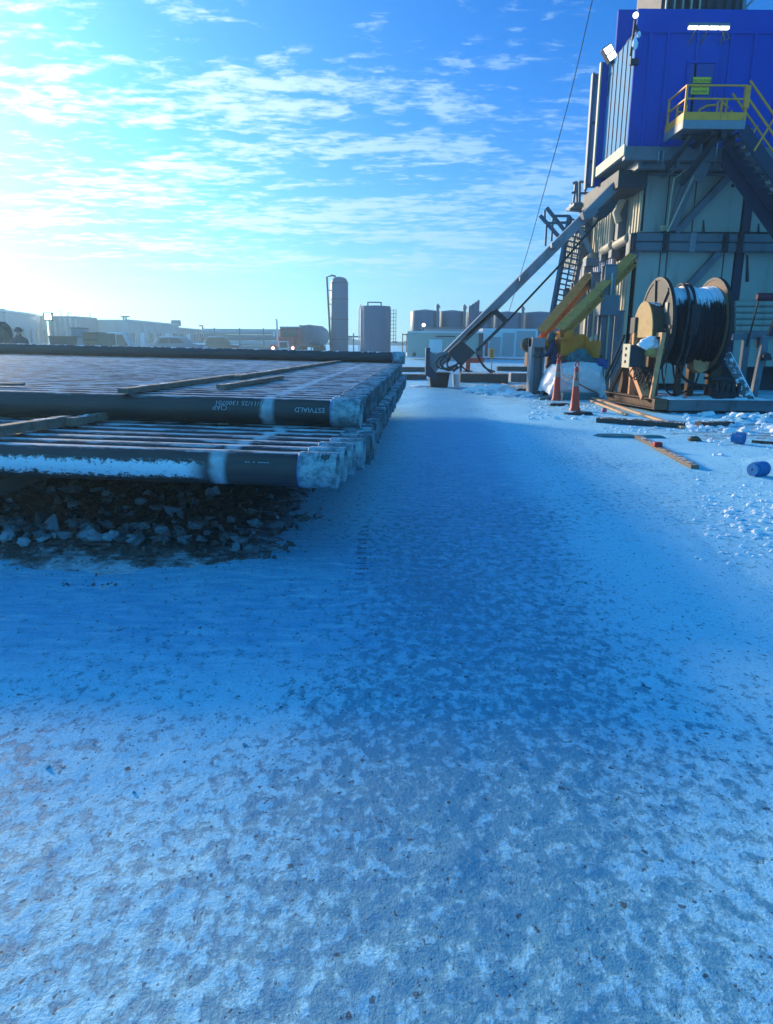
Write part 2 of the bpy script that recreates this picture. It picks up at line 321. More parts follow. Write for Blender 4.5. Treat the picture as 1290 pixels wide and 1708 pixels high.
# ------------------------------------------------------------------ builders
def tag(o, label=None, cat=None, group=None, kind=None):
    if label: o['label'] = label
    if cat: o['category'] = cat
    if group: o['group'] = group
    if kind: o['kind'] = kind
    return o
def thing(name, loc, label, cat, group=None, rz=0.):
    o = bpy.data.objects.new(name, None); C.objects.link(o); o.location = loc; o.rotation_euler = (0, 0, rz)
    o.empty_display_size = .2; bpy.context.view_layer.update()
    return tag(o, label, cat, group)
class MB:
    def __init__(s): s.v = []; s.f = []; s.mi = []; s.cur = 0
    def add(s, vs, fs):
        k = len(s.v); s.v += [Vector(p) for p in vs]
        for f in fs: s.f.append([i+k for i in f]); s.mi.append(s.cur)
        return s
    def hexa(s, p):      # 8 corners: bottom 0-3, top 4-7
        return s.add(p, [(3, 2, 1, 0), (4, 5, 6, 7), (0, 1, 5, 4), (1, 2, 6, 5), (2, 3, 7, 6), (3, 0, 4, 7)])
    def box(s, x0, x1, y0, y1, z0, z1):
        return s.hexa([(x0, y0, z0), (x1, y0, z0), (x1, y1, z0), (x0, y1, z0), (x0, y0, z1), (x1, y0, z1), (x1, y1, z1), (x0, y1, z1)])
    def beam(s, a, b, w, h, up=(0, 0, 1), ib=False):     # w: sideways, h: along up
        a = Vector(a); b = Vector(b); d = (b-a).normalized(); up = Vector(up)
        if abs(d.dot(up)) > .98: up = Vector((0, 1, 0))
        sd_ = d.cross(up).normalized(); u_ = sd_.cross(d).normalized()
        def bx(w_, h_, o):
            q = []
            for P_ in (a, b):
                for i, j in ((-1, -1), (1, -1), (1, 1), (-1, 1)): q.append(P_+sd_*(w_/2*i)+u_*(h_/2*j+o))
            s.add(q, [(3, 2, 1, 0), (4, 5, 6, 7), (0, 1, 5, 4), (1, 2, 6, 5), (2, 3, 7, 6), (3, 0, 4, 7)])
        if ib:
            t = h*.10; bx(w, t, h/2-t/2); bx(w, t, -h/2+t/2); bx(w*.12, h-2*t, 0)
        else: bx(w, h, 0)
        return s
    def tube(s, pts, r, n=8, cap=True, closed=False):
        pts = [Vector(p) for p in pts]; k0 = len(s.v); N = len(pts)
        pn = None
        for i, p in enumerate(pts):
            d = (pts[min(i+1, N-1)]-pts[max(i-1, 0)]).normalized()
            if pn is None: pn = d.orthogonal().normalized()
            pn = (pn-d*pn.dot(d)).normalized(); bn = d.cross(pn)
            rr = r[i] if isinstance(r, (list, tuple)) else r
            for j in range(n):
                a = 2*math.pi*j/n; s.v.append(p+(pn*math.cos(a)+bn*math.sin(a))*rr)
        for i in range(N-1):
            for j in range(n):
                s.f.append([k0+i*n+j, k0+i*n+(j+1) % n, k0+(i+1)*n+(j+1) % n, k0+(i+1)*n+j]); s.mi.append(s.cur)
        if cap:
            s.f.append([k0+j for j in range(n)][::-1]); s.mi.append(s.cur)
            s.f.append([k0+(N-1)*n+j for j in range(n)]); s.mi.append(s.cur)
        return s
    def lathe(s, o, axis, prof, n=32, a0=0., a1=2*math.pi):      # prof: (along, radius)
        o = Vector(o); axis = Vector(axis).normalized(); e1 = Vector((0, 0, 1)) if abs(axis.z) < .9 else Vector((1, 0, 0))
        e1 = (e1-axis*e1.dot(axis)).normalized(); e2 = axis.cross(e1); k0 = len(s.v)
        full = abs(a1-a0-2*math.pi) < 1e-6; m_ = n if full else n+1
        for (t, r) in prof:
            for j in range(m_):
                a = a0+(a1-a0)*j/n; s.v.append(o+axis*t+(e1*math.cos(a)+e2*math.sin(a))*r)
        for i in range(len(prof)-1):
            for j in range(n):
                j2 = (j+1) % m_ if full else j+1
                s.f.append([k0+i*m_+j, k0+i*m_+j2, k0+(i+1)*m_+j2, k0+(i+1)*m_+j]); s.mi.append(s.cur)
        return s
    def prism(s, poly, d):       # poly: 3D points, extruded by vector d
        d = Vector(d); n = len(poly); P_ = [Vector(p) for p in poly]; Q = [p+d for p in P_]
        s.add(P_+Q, [tuple(range(n))[::-1], tuple(range(n, 2*n))]+[(i, (i+1) % n, n+(i+1) % n, n+i) for i in range(n)])
        return s
    def slab(s, px0, py0, px1, py1, Y, th, back=True):    # a panel facing the camera side, at depth Y
        a = U(px0, py1, Y); b = U(px1, py1, Y); c = U(px1, py0, Y); x0 = (a.x+U(px0, py0, Y).x)/2; x1 = (b.x+c.x)/2
        return s.box(x0, x1, Y, Y+th, (a.z+b.z)/2, (c.z+U(px0, py0, Y).z)/2)
    def build(s, name, mats, parent=None, smooth=False, bev=0., loc=None):
        me = bpy.data.meshes.new(name)
        off = Vector(parent.matrix_world.translation) if parent is not None else Vector(loc or (0, 0, 0))
        if parent is not None and loc is not None: off = Vector(loc)
        me.from_pydata([p-off for p in s.v], [], s.f)
        if not isinstance(mats, (list, tuple)): mats = [mats]
        for m_ in mats: me.materials.append(m_)
        if len(mats) > 1: me.polygons.foreach_set('material_index', s.mi)
        bm = bmesh.new(); bm.from_mesh(me); bmesh.ops.recalc_face_normals(bm, faces=bm.faces); bm.to_mesh(me); bm.free()
        if smooth:
            me.polygons.foreach_set('use_smooth', [True]*len(me.polygons)); me.set_sharp_from_angle(angle=rad(40))
        o = bpy.data.objects.new(name, me); C.objects.link(o)
        if parent is not None:
            o.parent = parent
            if loc is not None: o.location = off-Vector(parent.matrix_world.translation)
        else: o.location = off
        if bev:
            b_ = o.modifiers.new('bevel', 'BEVEL'); b_.width = bev; b_.segments = 2; b_.limit_method = 'ANGLE'
        bpy.context.view_layer.update()
        return o
def copy_tree(o, parent=None):
    c = o.copy(); C.objects.link(c); c.parent = parent
    for ch in o.children: copy_tree(ch, c)
    return c
def text_pts(body, size):
    cu = bpy.data.curves.new('t', 'FONT'); cu.body = body; cu.size = size; cu.resolution_u = 2
    o = bpy.data.objects.new('t', cu); C.objects.link(o); bpy.context.view_layer.update()
    me = o.to_mesh(); vs = [v_.co.copy() for v_ in me.vertices]; fs = [tuple(p.vertices) for p in me.polygons]
    o.to_mesh_clear(); bpy.data.objects.remove(o); bpy.data.curves.remove(cu)
    return vs, fs
def lump(mb, c, rx, ry, rz, seed, rough=.35, sub=3, flat=True, fr=1.6):
    bm = bmesh.new(); bmesh.ops.create_icosphere(bm, subdivisions=sub, radius=1)
    vs = []
    for v_ in bm.verts:
        d = v_.co.copy(); k = 1+rough*mn.fractal(d*fr+Vector((seed*7.1, seed*3.3, seed)), 1, 2, 4)
        p = Vector((d.x*rx*k, d.y*ry*k, d.z*rz*k))
        if flat and p.z < 0: p.z *= .15
        vs.append(Vector(c)+p)
    fs = [tuple(x.index for x in f.verts) for f in bm.faces]; bm.free(); mb.add(vs, fs)
def chunk(mb, c, sx, sy, sz, rot, rnd):
    bm = bmesh.new()
    for _ in range(11):
        bm.verts.new((rnd.uniform(-1, 1)*sx, rnd.uniform(-1, 1)*sy, rnd.uniform(-1, 1)*sz))
    bmesh.ops.convex_hull(bm, input=bm.verts[:]); bad = [v_ for v_ in bm.verts if not v_.link_faces]
    bmesh.ops.delete(bm, geom=bad, context='VERTS')
    bmesh.ops.recalc_face_normals(bm, faces=bm.faces); bm.verts.index_update()
    mb.add([Vector(c)+rot @ v_.co for v_ in bm.verts], [tuple(x.index for x in f.verts) for f in bm.faces]); bm.free()

# ------------------------------------------------------------------ ground
def gz(x, y):
    z = .012*mn.fractal(Vector((x*1.3, y*1.3, 0)), 1, 2, 4)+.007*mn.noise(Vector((x*7, y*7, 3)))
    z += .004*mn.noise(Vector((x*19, y*19, 1))) if y < 8 else 0
    # ploughed snow by the rig
    s_ = max(0, 1-((x-6.3)/1.7)**2-((y-8.9)/1.4)**2)
    z += s_*.10*(.6+1.2*abs(mn.fractal(Vector((x*3, y*3, 9)), 1, 2, 5)))
    s_ = max(0, 1-((x-8.6)/2.3)**2-((y-14.4)/.9)**2)
    z += s_*.22*(.5+1.1*abs(mn.fractal(Vector((x*3, y*3, 5)), 1, 2, 5)))
    # rut marks
    if y < 12: z -= .010*max(0, 1-abs(x-(.25+.06*y))/.12)+.010*max(0, 1-abs(x-(2.1+.09*y))/.14)
    if y > 18: z += .03*mn.fractal(Vector((x*.8, y*.8, 7)), 1, 2, 4)
    return z
def ground():
    me = bpy.data.meshes.new('snowy_ground'); NX, NY = 340, 560; vs = []
    for j in range(NY+1):
        t = j/NY; y = 1.0+ (math.exp(t*6.35)-1)*1.25
        wdt = (y+1.6)*1.15
        for i in range(NX+1):
            x = wdt*(2*i/NX-1)
            fade = 1 if y < 60 else 0
            vs.append((x, y, gz(x, y)*fade))
    fs = [(j*(NX+1)+i, j*(NX+1)+i+1, (j+1)*(NX+1)+i+1, (j+1)*(NX+1)+i) for j in range(NY) for i in range(NX)]
    k = len(vs); vs += [(-1500, -60, -.06), (1500, -60, -.06), (1500, 2200, -.06), (-1500, 2200, -.06)]; fs.append((k, k+1, k+2, k+3))
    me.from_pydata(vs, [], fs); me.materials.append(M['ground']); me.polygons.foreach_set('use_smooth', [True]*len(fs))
    o = bpy.data.objects.new('snowy_ground', me); C.objects.link(o); o['kind'] = 'structure'
ground()
exec_later = []
# ------------------------------------------------------------------ pipe pile
TH = rad(4.3); TILT = rad(.65)
vdir = Vector((math.sin(rad(3.1)), math.cos(rad(3.1)), 0)); udir = Vector((-math.cos(TH), math.sin(TH), 0))
ORG = Vector((-.335, 4.80, 0)); W = .247; L = 12.2
def pipe_pts(p, inv=False): pass
def make_pipe(frost=False, dk=False):
    r = thing('casing_pipe', (0, 0, 0), 'x', 'steel pipe')
    b = MB(); b.lathe((-.24, 0, 0), (-1, 0, 0), [(-.02, .095), (0, .118), (.35, .1185), (.6, .1185), (.9, .1185), (2, .1185), (5, .1185), (9, .1185), (L-.24, .1185), (L-.24, .105), (L-.5, .105)], 40)
    b.build('pipe_body', M['pipefrost' if frost else 'pipe'], r, True)
    c = MB(); c.lathe((0, 0, 0), (-1, 0, 0), [(.9, .094), (0.02, .104), (0, .112), (0, .121), (.006, .1240), (.222, .1240), (.2221, .1258), (.246, .1258), (.2461, .1240), (.258, .1235), (.262, .118)], 40)
    c.build('thread_protector', M['couplingd' if dk else 'coupling'], r, True)
    return r
proto = make_pipe(); protof = make_pipe(True); protod = make_pipe(False, True)
upd = bpy.context.view_layer.update
rnd = random.Random(3)
ords = ['nearest', 'second', 'third', 'fourth', 'fifth', 'sixth', 'seventh', 'eighth']
used = {}
def ordn(i):
    o1 = 'first second third fourth fifth sixth seventh eighth ninth tenth eleventh twelfth thirteenth fourteenth fifteenth sixteenth seventeenth eighteenth nineteenth'.split()
    n = i+1
    if n < 20: return o1[n-1]
    t_, u_ = divmod(n, 10); return (['twentieth', 'thirtieth', 'fortieth'][t_-2] if u_ == 0 else ['twenty', 'thirty', 'forty'][t_-2]+'-'+o1[u_-1])
def place_pipe(n, z, ex, label, group, fr=0):
    global used
    src = (proto, protof, protod)[fr]
    if used.get(fr): r = copy_tree(src)
    else: r = src; used[fr] = 1
    p = ORG+vdir*(n*W)+Vector((ex, 0, z)); r.location = p; r.rotation_euler = (rnd.uniform(-.12, .12) if fr != 1 else 0, TILT, -TH)
    r['label'] = label; r['group'] = group; return r
N_LOW = 49; g1 = 'casing pipes in the lower layer'; g2 = 'casing pipes in the upper layer'
steps = [0, .025, .06, .115, .15, .17, .12]
low0 = up0 = None
for i in range(N_LOW):
    ex = steps[i] if i < 7 else .12+rnd.uniform(-.02, .02)
    z = .684
    if i == 0: lab = 'frost streaked casing pipe at the very front of the lower layer'
    else: lab = '%s casing pipe back from the front edge in the lower layer' % ordn(i)+(', frosted end cap' if i < 6 else ', mostly hidden')
    r = place_pipe(i, z, ex, lab, g1, 1 if i == 0 else (2 if i > 3 else 0))
    if i == 0: low0 = r
UPO = 6.05
N_UP = 43
for i in range(N_UP):
    ex = .02+(rnd.uniform(-.018, .018) if i else 0)
    if i == 0: lab = 'front casing pipe of the upper layer with chalk lettering on its side'
    else: lab = '%s dark casing pipe back from the front edge in the upper layer' % ordn(i)
    r = place_pipe(UPO+i, .925, ex, lab, g2, 2 if i > 1 else 0)
    if i == 0: up0 = r; r.rotation_euler.x = 0
upd()
# lettering bent round a pipe: a rotation by 180 degrees makes it upside down as in the photograph
def pipe_text(root, name, body, size, x0, phi0, R=.1205, flip=True, vert=False):
    vs, fs = text_pts(body, size); out = []
    for p in vs:
        a, c_ = (p.x, p.y)
        if vert: a, c_ = (-p.y, p.x)
        if flip: a, c_ = -a, -c_
        phi = phi0+c_/R          # angle upward from the side facing -Y
        out.append((x0+a, -R*math.cos(phi), R*math.sin(phi)))
    me = bpy.data.meshes.new(name); me.from_pydata(out, [], fs); me.materials.append(M['chalk' if not vert else 'ink'])
    o = bpy.data.objects.new(name, me); C.objects.link(o); o.parent = root; return o
pipe_text(up0, 'chalk_lettering', '11/11/25 1300701', .062, -.82, .80)
pipe_text(up0, 'chalk_lettering', 'ESTVIALD', .062, -.30, .42)
pipe_text(up0, 'chalk_lettering', 'CIAP', .062, -1.16, .42)
pipe_text(low0, 'chalk_lettering', '---- - --', .06, -.45, .60)
capnt = [ch for ch in low0.children if ch.name.startswith('thread_protector')][0]
for k, (t, sz) in enumerate((('THREAD PROTECTOR', .021), ('API CASING BTC', .021), ('KEEP ON PIPE', .021), ('9 5/8 INCH', .021))):
    o = pipe_text(low0, 'stencil_lettering', t, sz, -.115+k*.024, .62, .1250, False, True); o.parent = capnt
mb = MB(); RR = .1248          # round emblem above the stencil
for q in range(16):
    a = 2*math.pi*q/16; a2 = 2*math.pi*(q+1)/16; pts = []
    for (aa, r_) in ((a, .026), (a2, .026), (a2, .019), (a, .019)):
        ph = .97+r_*math.sin(aa)/RR; pts.append((-.075+r_*math.cos(aa), -RR*math.cos(ph), RR*math.sin(ph)))
    mb.add(pts, [(0, 1, 2, 3)])
for s_ in (-1, 1):
    pts = []
    for (a_, c_) in ((-.014, -.004+s_*.006), (.014, -.004+s_*.006), (.014, .001+s_*.006), (-.014, .001+s_*.006)):
        ph = .97+c_/RR; pts.append((-.075+a_, -RR*math.cos(ph), RR*math.sin(ph)))
    mb.add(pts, [(0, 1, 2, 3)])
me = bpy.data.meshes.new('stencil_emblem'); me.from_pydata([tuple(p) for p in mb.v], [], mb.f); me.materials.append(M['ink'])
o = bpy.data.objects.new('stencil_emblem', me); C.objects.link(o); o.parent = capnt
def PZ(x, y, z):     # height rises to the left with the pile
    return Vector((x, y, z-(x-ORG.x)*math.tan(TILT)))
# the thicker pipe lying across the far end on top of the upper layer
rt = ORG+vdir*(W*(UPO+N_UP-1.2)); e0 = Vector((rt.x+.08, rt.y, 1.17)); dL = udir*13+Vector((0, 0, 13*math.tan(TILT)))
t = thing('casing_pipe', e0, 'single dark snow topped pipe laid across the far edge of the pipe stack', 'steel pipe')
b = MB(); b.tube([e0+dL*.022, e0+dL*.05, e0+dL*.3, e0+dL*.6, e0+dL], .125, 32); b.build('pipe_body', mat('far_pipe_steel', (.03, .035, .045), .5, 0, .3, 3, snow=.22), t, True)
b = MB(); b.tube([e0, e0+dL*.021], .138, 32); b.build('thread_protector', M['coupling'], t, True)
# boards lying on the pile
def board(a, b_, w_, h_, label, m='wood', snowy=True, name='wooden_board', group=None, sub=14, seed=1):
    a = Vector(a); b_ = Vector(b_); d = b_-a; s_ = d.cross(Vector((0, 0, 1))).normalized(); mb_ = MB(); rows = []
    for i in range(sub+1):
        p = a+d*(i/sub); jit = Vector((0, 0, .006*mn.noise(Vector((i*.7, seed, 0))))); sj = s_*(.008*mn.noise(Vector((i*.9, seed, 5))))
        for (q, r_) in ((-.5, -.5), (.5, -.5), (.5, .42), (.42, .5), (-.42, .5), (-.5, .42)): mb_.v.append(p+jit+sj+s_*(q*w_)+Vector((0, 0, r_*h_)))
    for i in range(sub):
        for j in range(6): mb_.f.append([i*6+j, i*6+(j+1) % 6, (i+1)*6+(j+1) % 6, (i+1)*6+j]); mb_.mi.append(0)
    mb_.f += [[5, 4, 3, 2, 1, 0], [sub*6+j for j in range(6)]]; mb_.mi += [0, 0]
    o = mb_.build(name, M[m], None, False, 0, a); return tag(o, label, 'board', group)
zt = 1.075
def onp(px, py, z):
    p = G(px, py, z); return p+Vector((0, 0, -(p.x-ORG.x)*math.tan(TILT)))
def fitp(px, py, z):
    for _ in range(12):
        p = G(px, py, z-(0 if _ == 0 else (p.x-ORG.x)*math.tan(TILT)))
    return p
board(fitp(205, 652, zt), fitp(400, 626, zt), .10, .045, 'snow capped grey board on the upper pipes, the nearest and leftmost of those on top', seed=2)
board(fitp(395, 629, zt), fitp(575, 601, zt), .10, .045, 'long grey board on the upper pipes running on towards their far end', seed=3)
board(fitp(368, 645, zt), fitp(468, 629, zt), .09, .04, 'short dark grey board on the upper pipes beside the two longer ones', seed=4)
board(fitp(40, 641, zt)+Vector((-.6, 0, 0)), fitp(40, 641, zt), .05, .02, 'thin splinter of wood frozen to the upper pipes at the left', seed=5)
board(fitp(545, 597, zt), fitp(590, 600, zt), .12, .05, 'small snowy offcut of board near the far pipe on top of the stack', seed=6)
zl = .85
board(fitp(-30, 722, zl), fitp(112, 700, zl), .10, .07, 'snow covered spacer board on the lower layer at the left, under the upper pipes', seed=7)
board(fitp(118, 703, zl), fitp(190, 690, zl), .09, .06, 'dark spacer board end just right of the snow covered one', seed=8)
for k, uu in enumerate((1.2, 4.6, 7.6, 10.8)):
    p = ORG+udir*uu+vdir*(W*(UPO-.3)); q = ORG+udir*uu+vdir*(W*(UPO+N_UP)); zz_ = .684+.1235+.001-(p.x-ORG.x)*math.tan(TILT)*0
    if uu in (1.2, 7.6, 10.8):
        z_ = .807+uu*math.tan(TILT)
        board((p.x, p.y, z_), (q.x, q.y, z_), .09, .012, 'thin spacer board between the two pipe layers, %s' % {1.2: 'near the capped ends', 7.6: 'out to the left', 10.8: 'at the far left end'}[uu], seed=10+k, sub=6)
# sleepers and blocks that carry the pile
for k, uu in enumerate((2.55, 6.2, 10.2)):
    z_ = .684-.118+uu*math.tan(TILT); p = ORG+udir*uu-vdir*(.30 if k == 0 else -.1); q = ORG+udir*uu+vdir*(N_LOW*W+.2)
    board((p.x, p.y, z_-.10), (q.x, q.y, z_-.065), .18, .12, '%s timber sleeper under the lower pipe layer' % ('squared grey', 'second', 'farthest left')[k], 'timber', name='timber_sleeper', seed=20+k, sub=24, group='timber sleepers under the pipe stack')
    for j in range(6):
        b = MB(); c = p+(q-p)*((.12 if k else .30)+j*(.165 if k else .13)); b.box(c.x-.14, c.x+.14, c.y-.2, c.y+.2, -.02, z_-.128)
        tag(b.build('support_block', M['timber'], None, False, .01, (c.x, c.y, 0)), '%s squared block from the front under the %s timber sleeper' % (ordn(j), ('nearest', 'second', 'farthest left')[k]), 'timber block', 'blocks under the timber sleepers')
# ice rubble under the front of the pile
b = MB(); NX, NY = 190, 110
def rz(x, y):
    e = max(0, min(1, (-.45-x)/1.5)); f = max(0, min(1, (y-4.55-.25*mn.noise(Vector((x*.8, 0, 4))))/.6))
    e *= e*(3-2*e); f *= f*(3-2*f)
    return e*f*(.055+.04*mn.fractal(Vector((x*2.2, y*2.2, 2)), 1, 2, 5)+.035*abs(mn.noise(Vector((x*9, y*9, 2)))))-.012+.02*e*f
for j in range(NY+1):
    for i in range(NX+1):
        x = -.2-9*(i/NX)**1.15; y = 4.3+5.2*(j/NY)**1.3; b.v.append(Vector((x, y, rz(x, y))))
for j in range(NY):
    for i in range(NX): b.f.append([j*(NX+1)+i, j*(NX+1)+i+1, (j+1)*(NX+1)+i+1, (j+1)*(NX+1)+i]); b.mi.append(0)
tag(b.build('rubble_ground', M['rubble'], None, True), kind='structure')
rr = random.Random(11); k = 0; ra = random.Random(31); more = [(ra.uniform(-10, 430), ra.uniform(872, 914), .03+.06*ra.random()) for _ in range(60)]+[(ra.uniform(-10, 560), ra.uniform(822, 872), .025+.05*ra.random()) for _ in range(30)]
from mathutils import Euler
def hull_thing(name, c, s_, label, cat, group, m='ice', flat=.55):
    rot = Euler((rr.uniform(-.5, .5), rr.uniform(-.5, .5), rr.uniform(0, 6.3))).to_matrix(); b_ = MB()
    if rr.random() < .45: chunk(b_, c, s_*rr.uniform(.7, 1.25), s_*rr.uniform(.6, 1.), s_*rr.uniform(flat*.6, flat*1.2), rot, rr)
    else:
        lump(b_, c, s_*rr.uniform(.6, 1.), s_*rr.uniform(.45, .8), s_*rr.uniform(.35, .7), rr.random()*90, .75, 3, False, 1.1)
    o = b_.build(name, M[m], None, True, .006 if len(b_.v) < 40 else 0, c); return tag(o, label, cat, group)
for (px, py, s_) in [(30, 885, .11), (75, 882, .12), (95, 890, .14), (55, 893, .10), (130, 888, .10), (150, 905, .12), (185, 905, .09), (210, 888, .08), (15, 905, .10), (40, 912, .09), (240, 885, .07), (270, 892, .07), (300, 896, .08), (232, 900, .07), (325, 884, .08), (345, 892, .05), (380, 897, .09), (395, 910, .06), (120, 825, .12), (165, 830, .10), (178, 832, .07), (60, 826, .13), (150, 893, .09), (355, 828, .10), (302, 835, .07), (350, 868, .07), (385, 870, .06), (290, 860, .09), (450, 828, .06), (260, 905, .06), (205, 903, .09), (180, 882, .07), (335, 905, .06), (110, 905, .08), (68, 903, .08), (20, 893, .1)]+more:
    p = G(px, py, .05)
    p.z = max(0, rz(p.x, p.y))+s_*.22
    lab = 'pale angular chunk of broken ice among the rubble in front of the pipe stack'
    hull_thing('ice_chunk', p+Vector((0, 0, .01)), s_*.78, lab, 'ice chunk', 'larger ice chunks in front of the pipe stack')
b = MB()
for _ in range(3000):
    x = .05-rr.random()**.75*8; y = 4.35+rr.random()**1.4*3.6; s_ = .008+.035*rr.random()**2.6
    if (y < 4.9 or x > -.7) and s_ > .014: continue
    rot = Euler((rr.uniform(-3, 3), rr.uniform(-3, 3), rr.uniform(0, 6.3))).to_matrix(); chunk(b, (x, y, rz(x, y)+s_*.4), s_*1.2, s_, s_*.8, rot, rr)
tag(b.build('ice_rubble', mat('grey_ice_rubble', (.07, .09, .10), .5, 0, .6, 9, bump=.4), None), 'fine dark rubble and ice crumbs under the front of the pipe stack', 'rubble', kind='stuff')
b = MB()
for _ in range(420):
    y = 2.2+rr.random()**.8*5; x = -3+rr.random()*6.5 if rr.random() < .35 else -2.6+rr.random()*3; s_ = .003+.008*rr.random()**3
    if y < 4.3 or x > -.4:
        rot = Euler((rr.uniform(-3, 3), rr.uniform(-3, 3), 0)).to_matrix(); chunk(b, (x, y, gz(x, y)+s_*.2), s_*1.2, s_, s_*.8, rot, rr)
tag(b.build('ice_crumbs', M['ice'], None), 'tiny ice crumbs strewn over the snowy road', 'ice crumbs', kind='stuff')
#PART3
# ------------------------------------------------------------------ background
def slabt(name, label, cat, px0, py0, px1, Y, dep, m, z0=0., rz_=0.):
    a = U(px0, py0, Y); b_ = U(px1, py0, Y); t_ = thing(name, (a.x, Y, 0), label, cat)
    mb_ = MB().box(a.x, b_.x, Y, Y+dep, z0, (a.z+b_.z)/2); return t_, mb_, a, b_
def wall_ribs(mb_, x0, x1, y, z0, z1, st, d=.04):
    x = x0
    while x < x1: mb_.box(x, x+st*.35, y-d, y+.01, z0, z1); x += st
# long building at far left: roofline falls to the right because it runs away
A = U(-60, 511, 62); B_ = U(77, 528, 86)
t = thing('building', (A.x, A.y, 0), 'long pale flat roofed building at the left edge running away from the camera', 'building')
n_ = (B_-A); n_.z = 0; nn = Vector((-n_.y, n_.x, 0)).normalized()
b = MB(); hA = A.z; b.prism([(A.x, A.y, 0), (B_.x, B_.y, 0), (B_.x, B_.y, B_.z), (A.x, A.y, hA)], nn*8); b.build('wall', M['bldg'], t)
b = MB(); b.beam((A.x, A.y, hA+.06), (B_.x, B_.y, B_.z+.06), .5, .16); b.build('roof_edge', M['white'], t)
for k in range(9):
    p = A+n_*((k+.5)/9); b = MB(); d_ = n_.normalized()
    b.prism([p-d_*.5-nn*.04+Vector((0, 0, 1.0-p.z)), p+d_*.5-nn*.04+Vector((0, 0, 1.0-p.z)), p+d_*.5-nn*.04+Vector((0, 0, 2.4-p.z)), p-d_*.5-nn*.04+Vector((0, 0, 2.4-p.z))], nn*.03)
    b.build('window', M['glass' if k % 2 else 'bldgd'], t)
b = MB(); p = A+n_*.42; b.box(p.x-.15, p.x+.15, p.y-.6, p.y-.3, 0, 4.2); b.build('downpipe', M['bldgd'], t)
# its end block with a framed lamp
t, mb_, a, b_ = slabt('building', 'blue grey end block with a framed square lamp at its roof corner', 'building', 80, 527, 127, 84, 6, 'bldgd'); mb_.build('wall', M['bldgd'], t)
wall_ribs(mb2 := MB(), a.x, b_.x, 84, 0, a.z-.2, .6); mb2.build('cladding_rib', M['bldg'], t)
b = MB(); b.slab(72, 521, 87, 523, 83.6, .3); b.slab(72, 533, 87, 535, 83.6, .3); b.slab(72, 521, 74, 535, 83.6, .3); b.slab(85, 521, 87, 535, 83.6, .3); fr_ = b.build('lamp_frame', M['dark'], t)
b = MB(); b.slab(74.6, 523.4, 84.6, 532.6, 83.7, .1); lo = b.build('lamp', emit('square_lamp', (1, 1, .9), 5), t); lo.parent = fr_
b = MB(); p = U(101, 527, 84); b.tube([(p.x, 84.2, p.z), (p.x, 84.2, p.z+.7), (p.x-.4, 84.2, p.z+.6)], .04); p = U(112, 527, 84); b.tube([(p.x, 84.2, p.z), (p.x, 84.2, p.z+.35), (p.x+.4, 84.2, p.z+.35)], .05); b.build('roof_aerial', M['dark'], t)
# trailer office block in the middle
def office(label, px0, py0, px1, py1, Y0, Y1, m, n, extras=True, low=False):
    A = U(px0, py0, Y0); B_ = U(px1, py1, Y1); t_ = thing('building', (A.x, A.y, 0), label, 'building'); n_ = B_-A; n_.z = 0; nn = Vector((-n_.y, n_.x, 0)).normalized(); d_ = n_.normalized()
    b = MB(); b.prism([(A.x, A.y, 0), (B_.x, B_.y, 0), (B_.x, B_.y, B_.z), (A.x, A.y, A.z)], nn*6); b.build('wall', M[m], t_)
    b = MB(); b.beam((A.x, A.y-.05, A.z+.05), (B_.x, B_.y-.05, B_.z+.05), .4, .12); b.build('roof_edge', M['white'], t_)
    for k in range(n):
        f0 = (k+.2)/n; f1 = (k+.62)/n; z0 = .2 if k % 3 == 1 else 1.1; pa = A+n_*f0-nn*.05; pb = A+n_*f1-nn*.05
        b = MB(); b.prism([(pa.x, pa.y, z0), (pb.x, pb.y, z0), (pb.x, pb.y, 2.2), (pa.x, pa.y, 2.2)], nn*.04); b.build('door' if k % 3 == 1 else 'window', M['white' if k % 3 == 1 else 'glass'], t_)
    b = MB()
    for k in range(n*4):
        pa = A+n_*((k+.5)/(n*4)); b.beam((pa.x-nn.x*.03, pa.y-nn.y*.03, 0), (pa.x-nn.x*.03, pa.y-nn.y*.03, A.z+(B_.z-A.z)*(k+.5)/(n*4)-.1), .06, .08)
    b.build('wall_rib', M['bldg'], t_); return t_
t = office('slate trailer block with pale storey bands and a roof vent left of centre', 148, 534, 218, 535, 92, 92, 'bldgd', 6)
b = MB(); b.slab(130, 549, 214, 551.5, 91.2, .3); b.slab(150, 541, 195, 543, 91.6, .3); b.build('pale_band', M['white'], t)
b = MB()
for q in (204, 208): p = U(q, 534, 92); b.tube([(p.x, 92.5, p.z-.2), (p.x, 92.5, p.z+.5)], .12)
p = U(204, 528, 92); b.box(p.x-.3, p.x+.7, 92.3, 92.7, p.z-.05, p.z+.1); b.build('roof_vent', M['bldgd'], t)
b = MB(); p = U(151, 534, 92); b.tube([(p.x, 92, p.z-.1), (p.x, 92, p.z+.9)], .05); b.build('aerial', M['dark'], t)
t = office('long pale blue trailer block running right behind the parked cars', 213, 534, 298, 542, 90, 104, 'bldg', 6)
b = MB(); p = U(290, 541, 103); b.box(p.x-.5, p.x+.6, 103.5, 104.5, p.z-.2, p.z+.6); b.build('roof_unit', M['bldgd'], t)
t = office('ribbed blue container block right of the long trailer block', 297, 547, 342, 551, 104, 112, 'bldgd', 4)
b = MB(); p = U(337, 550, 111); b.tube([(p.x, 111.5, p.z-.1), (p.x, 111.5, p.z+.6), (p.x-.5, 111.5, p.z+.6)], .12); b.build('roof_vent', M['dark'], t)
t = office('low pale container right of the ribbed blue block', 341, 556, 362, 556, 112, 112, 'bldg', 2)
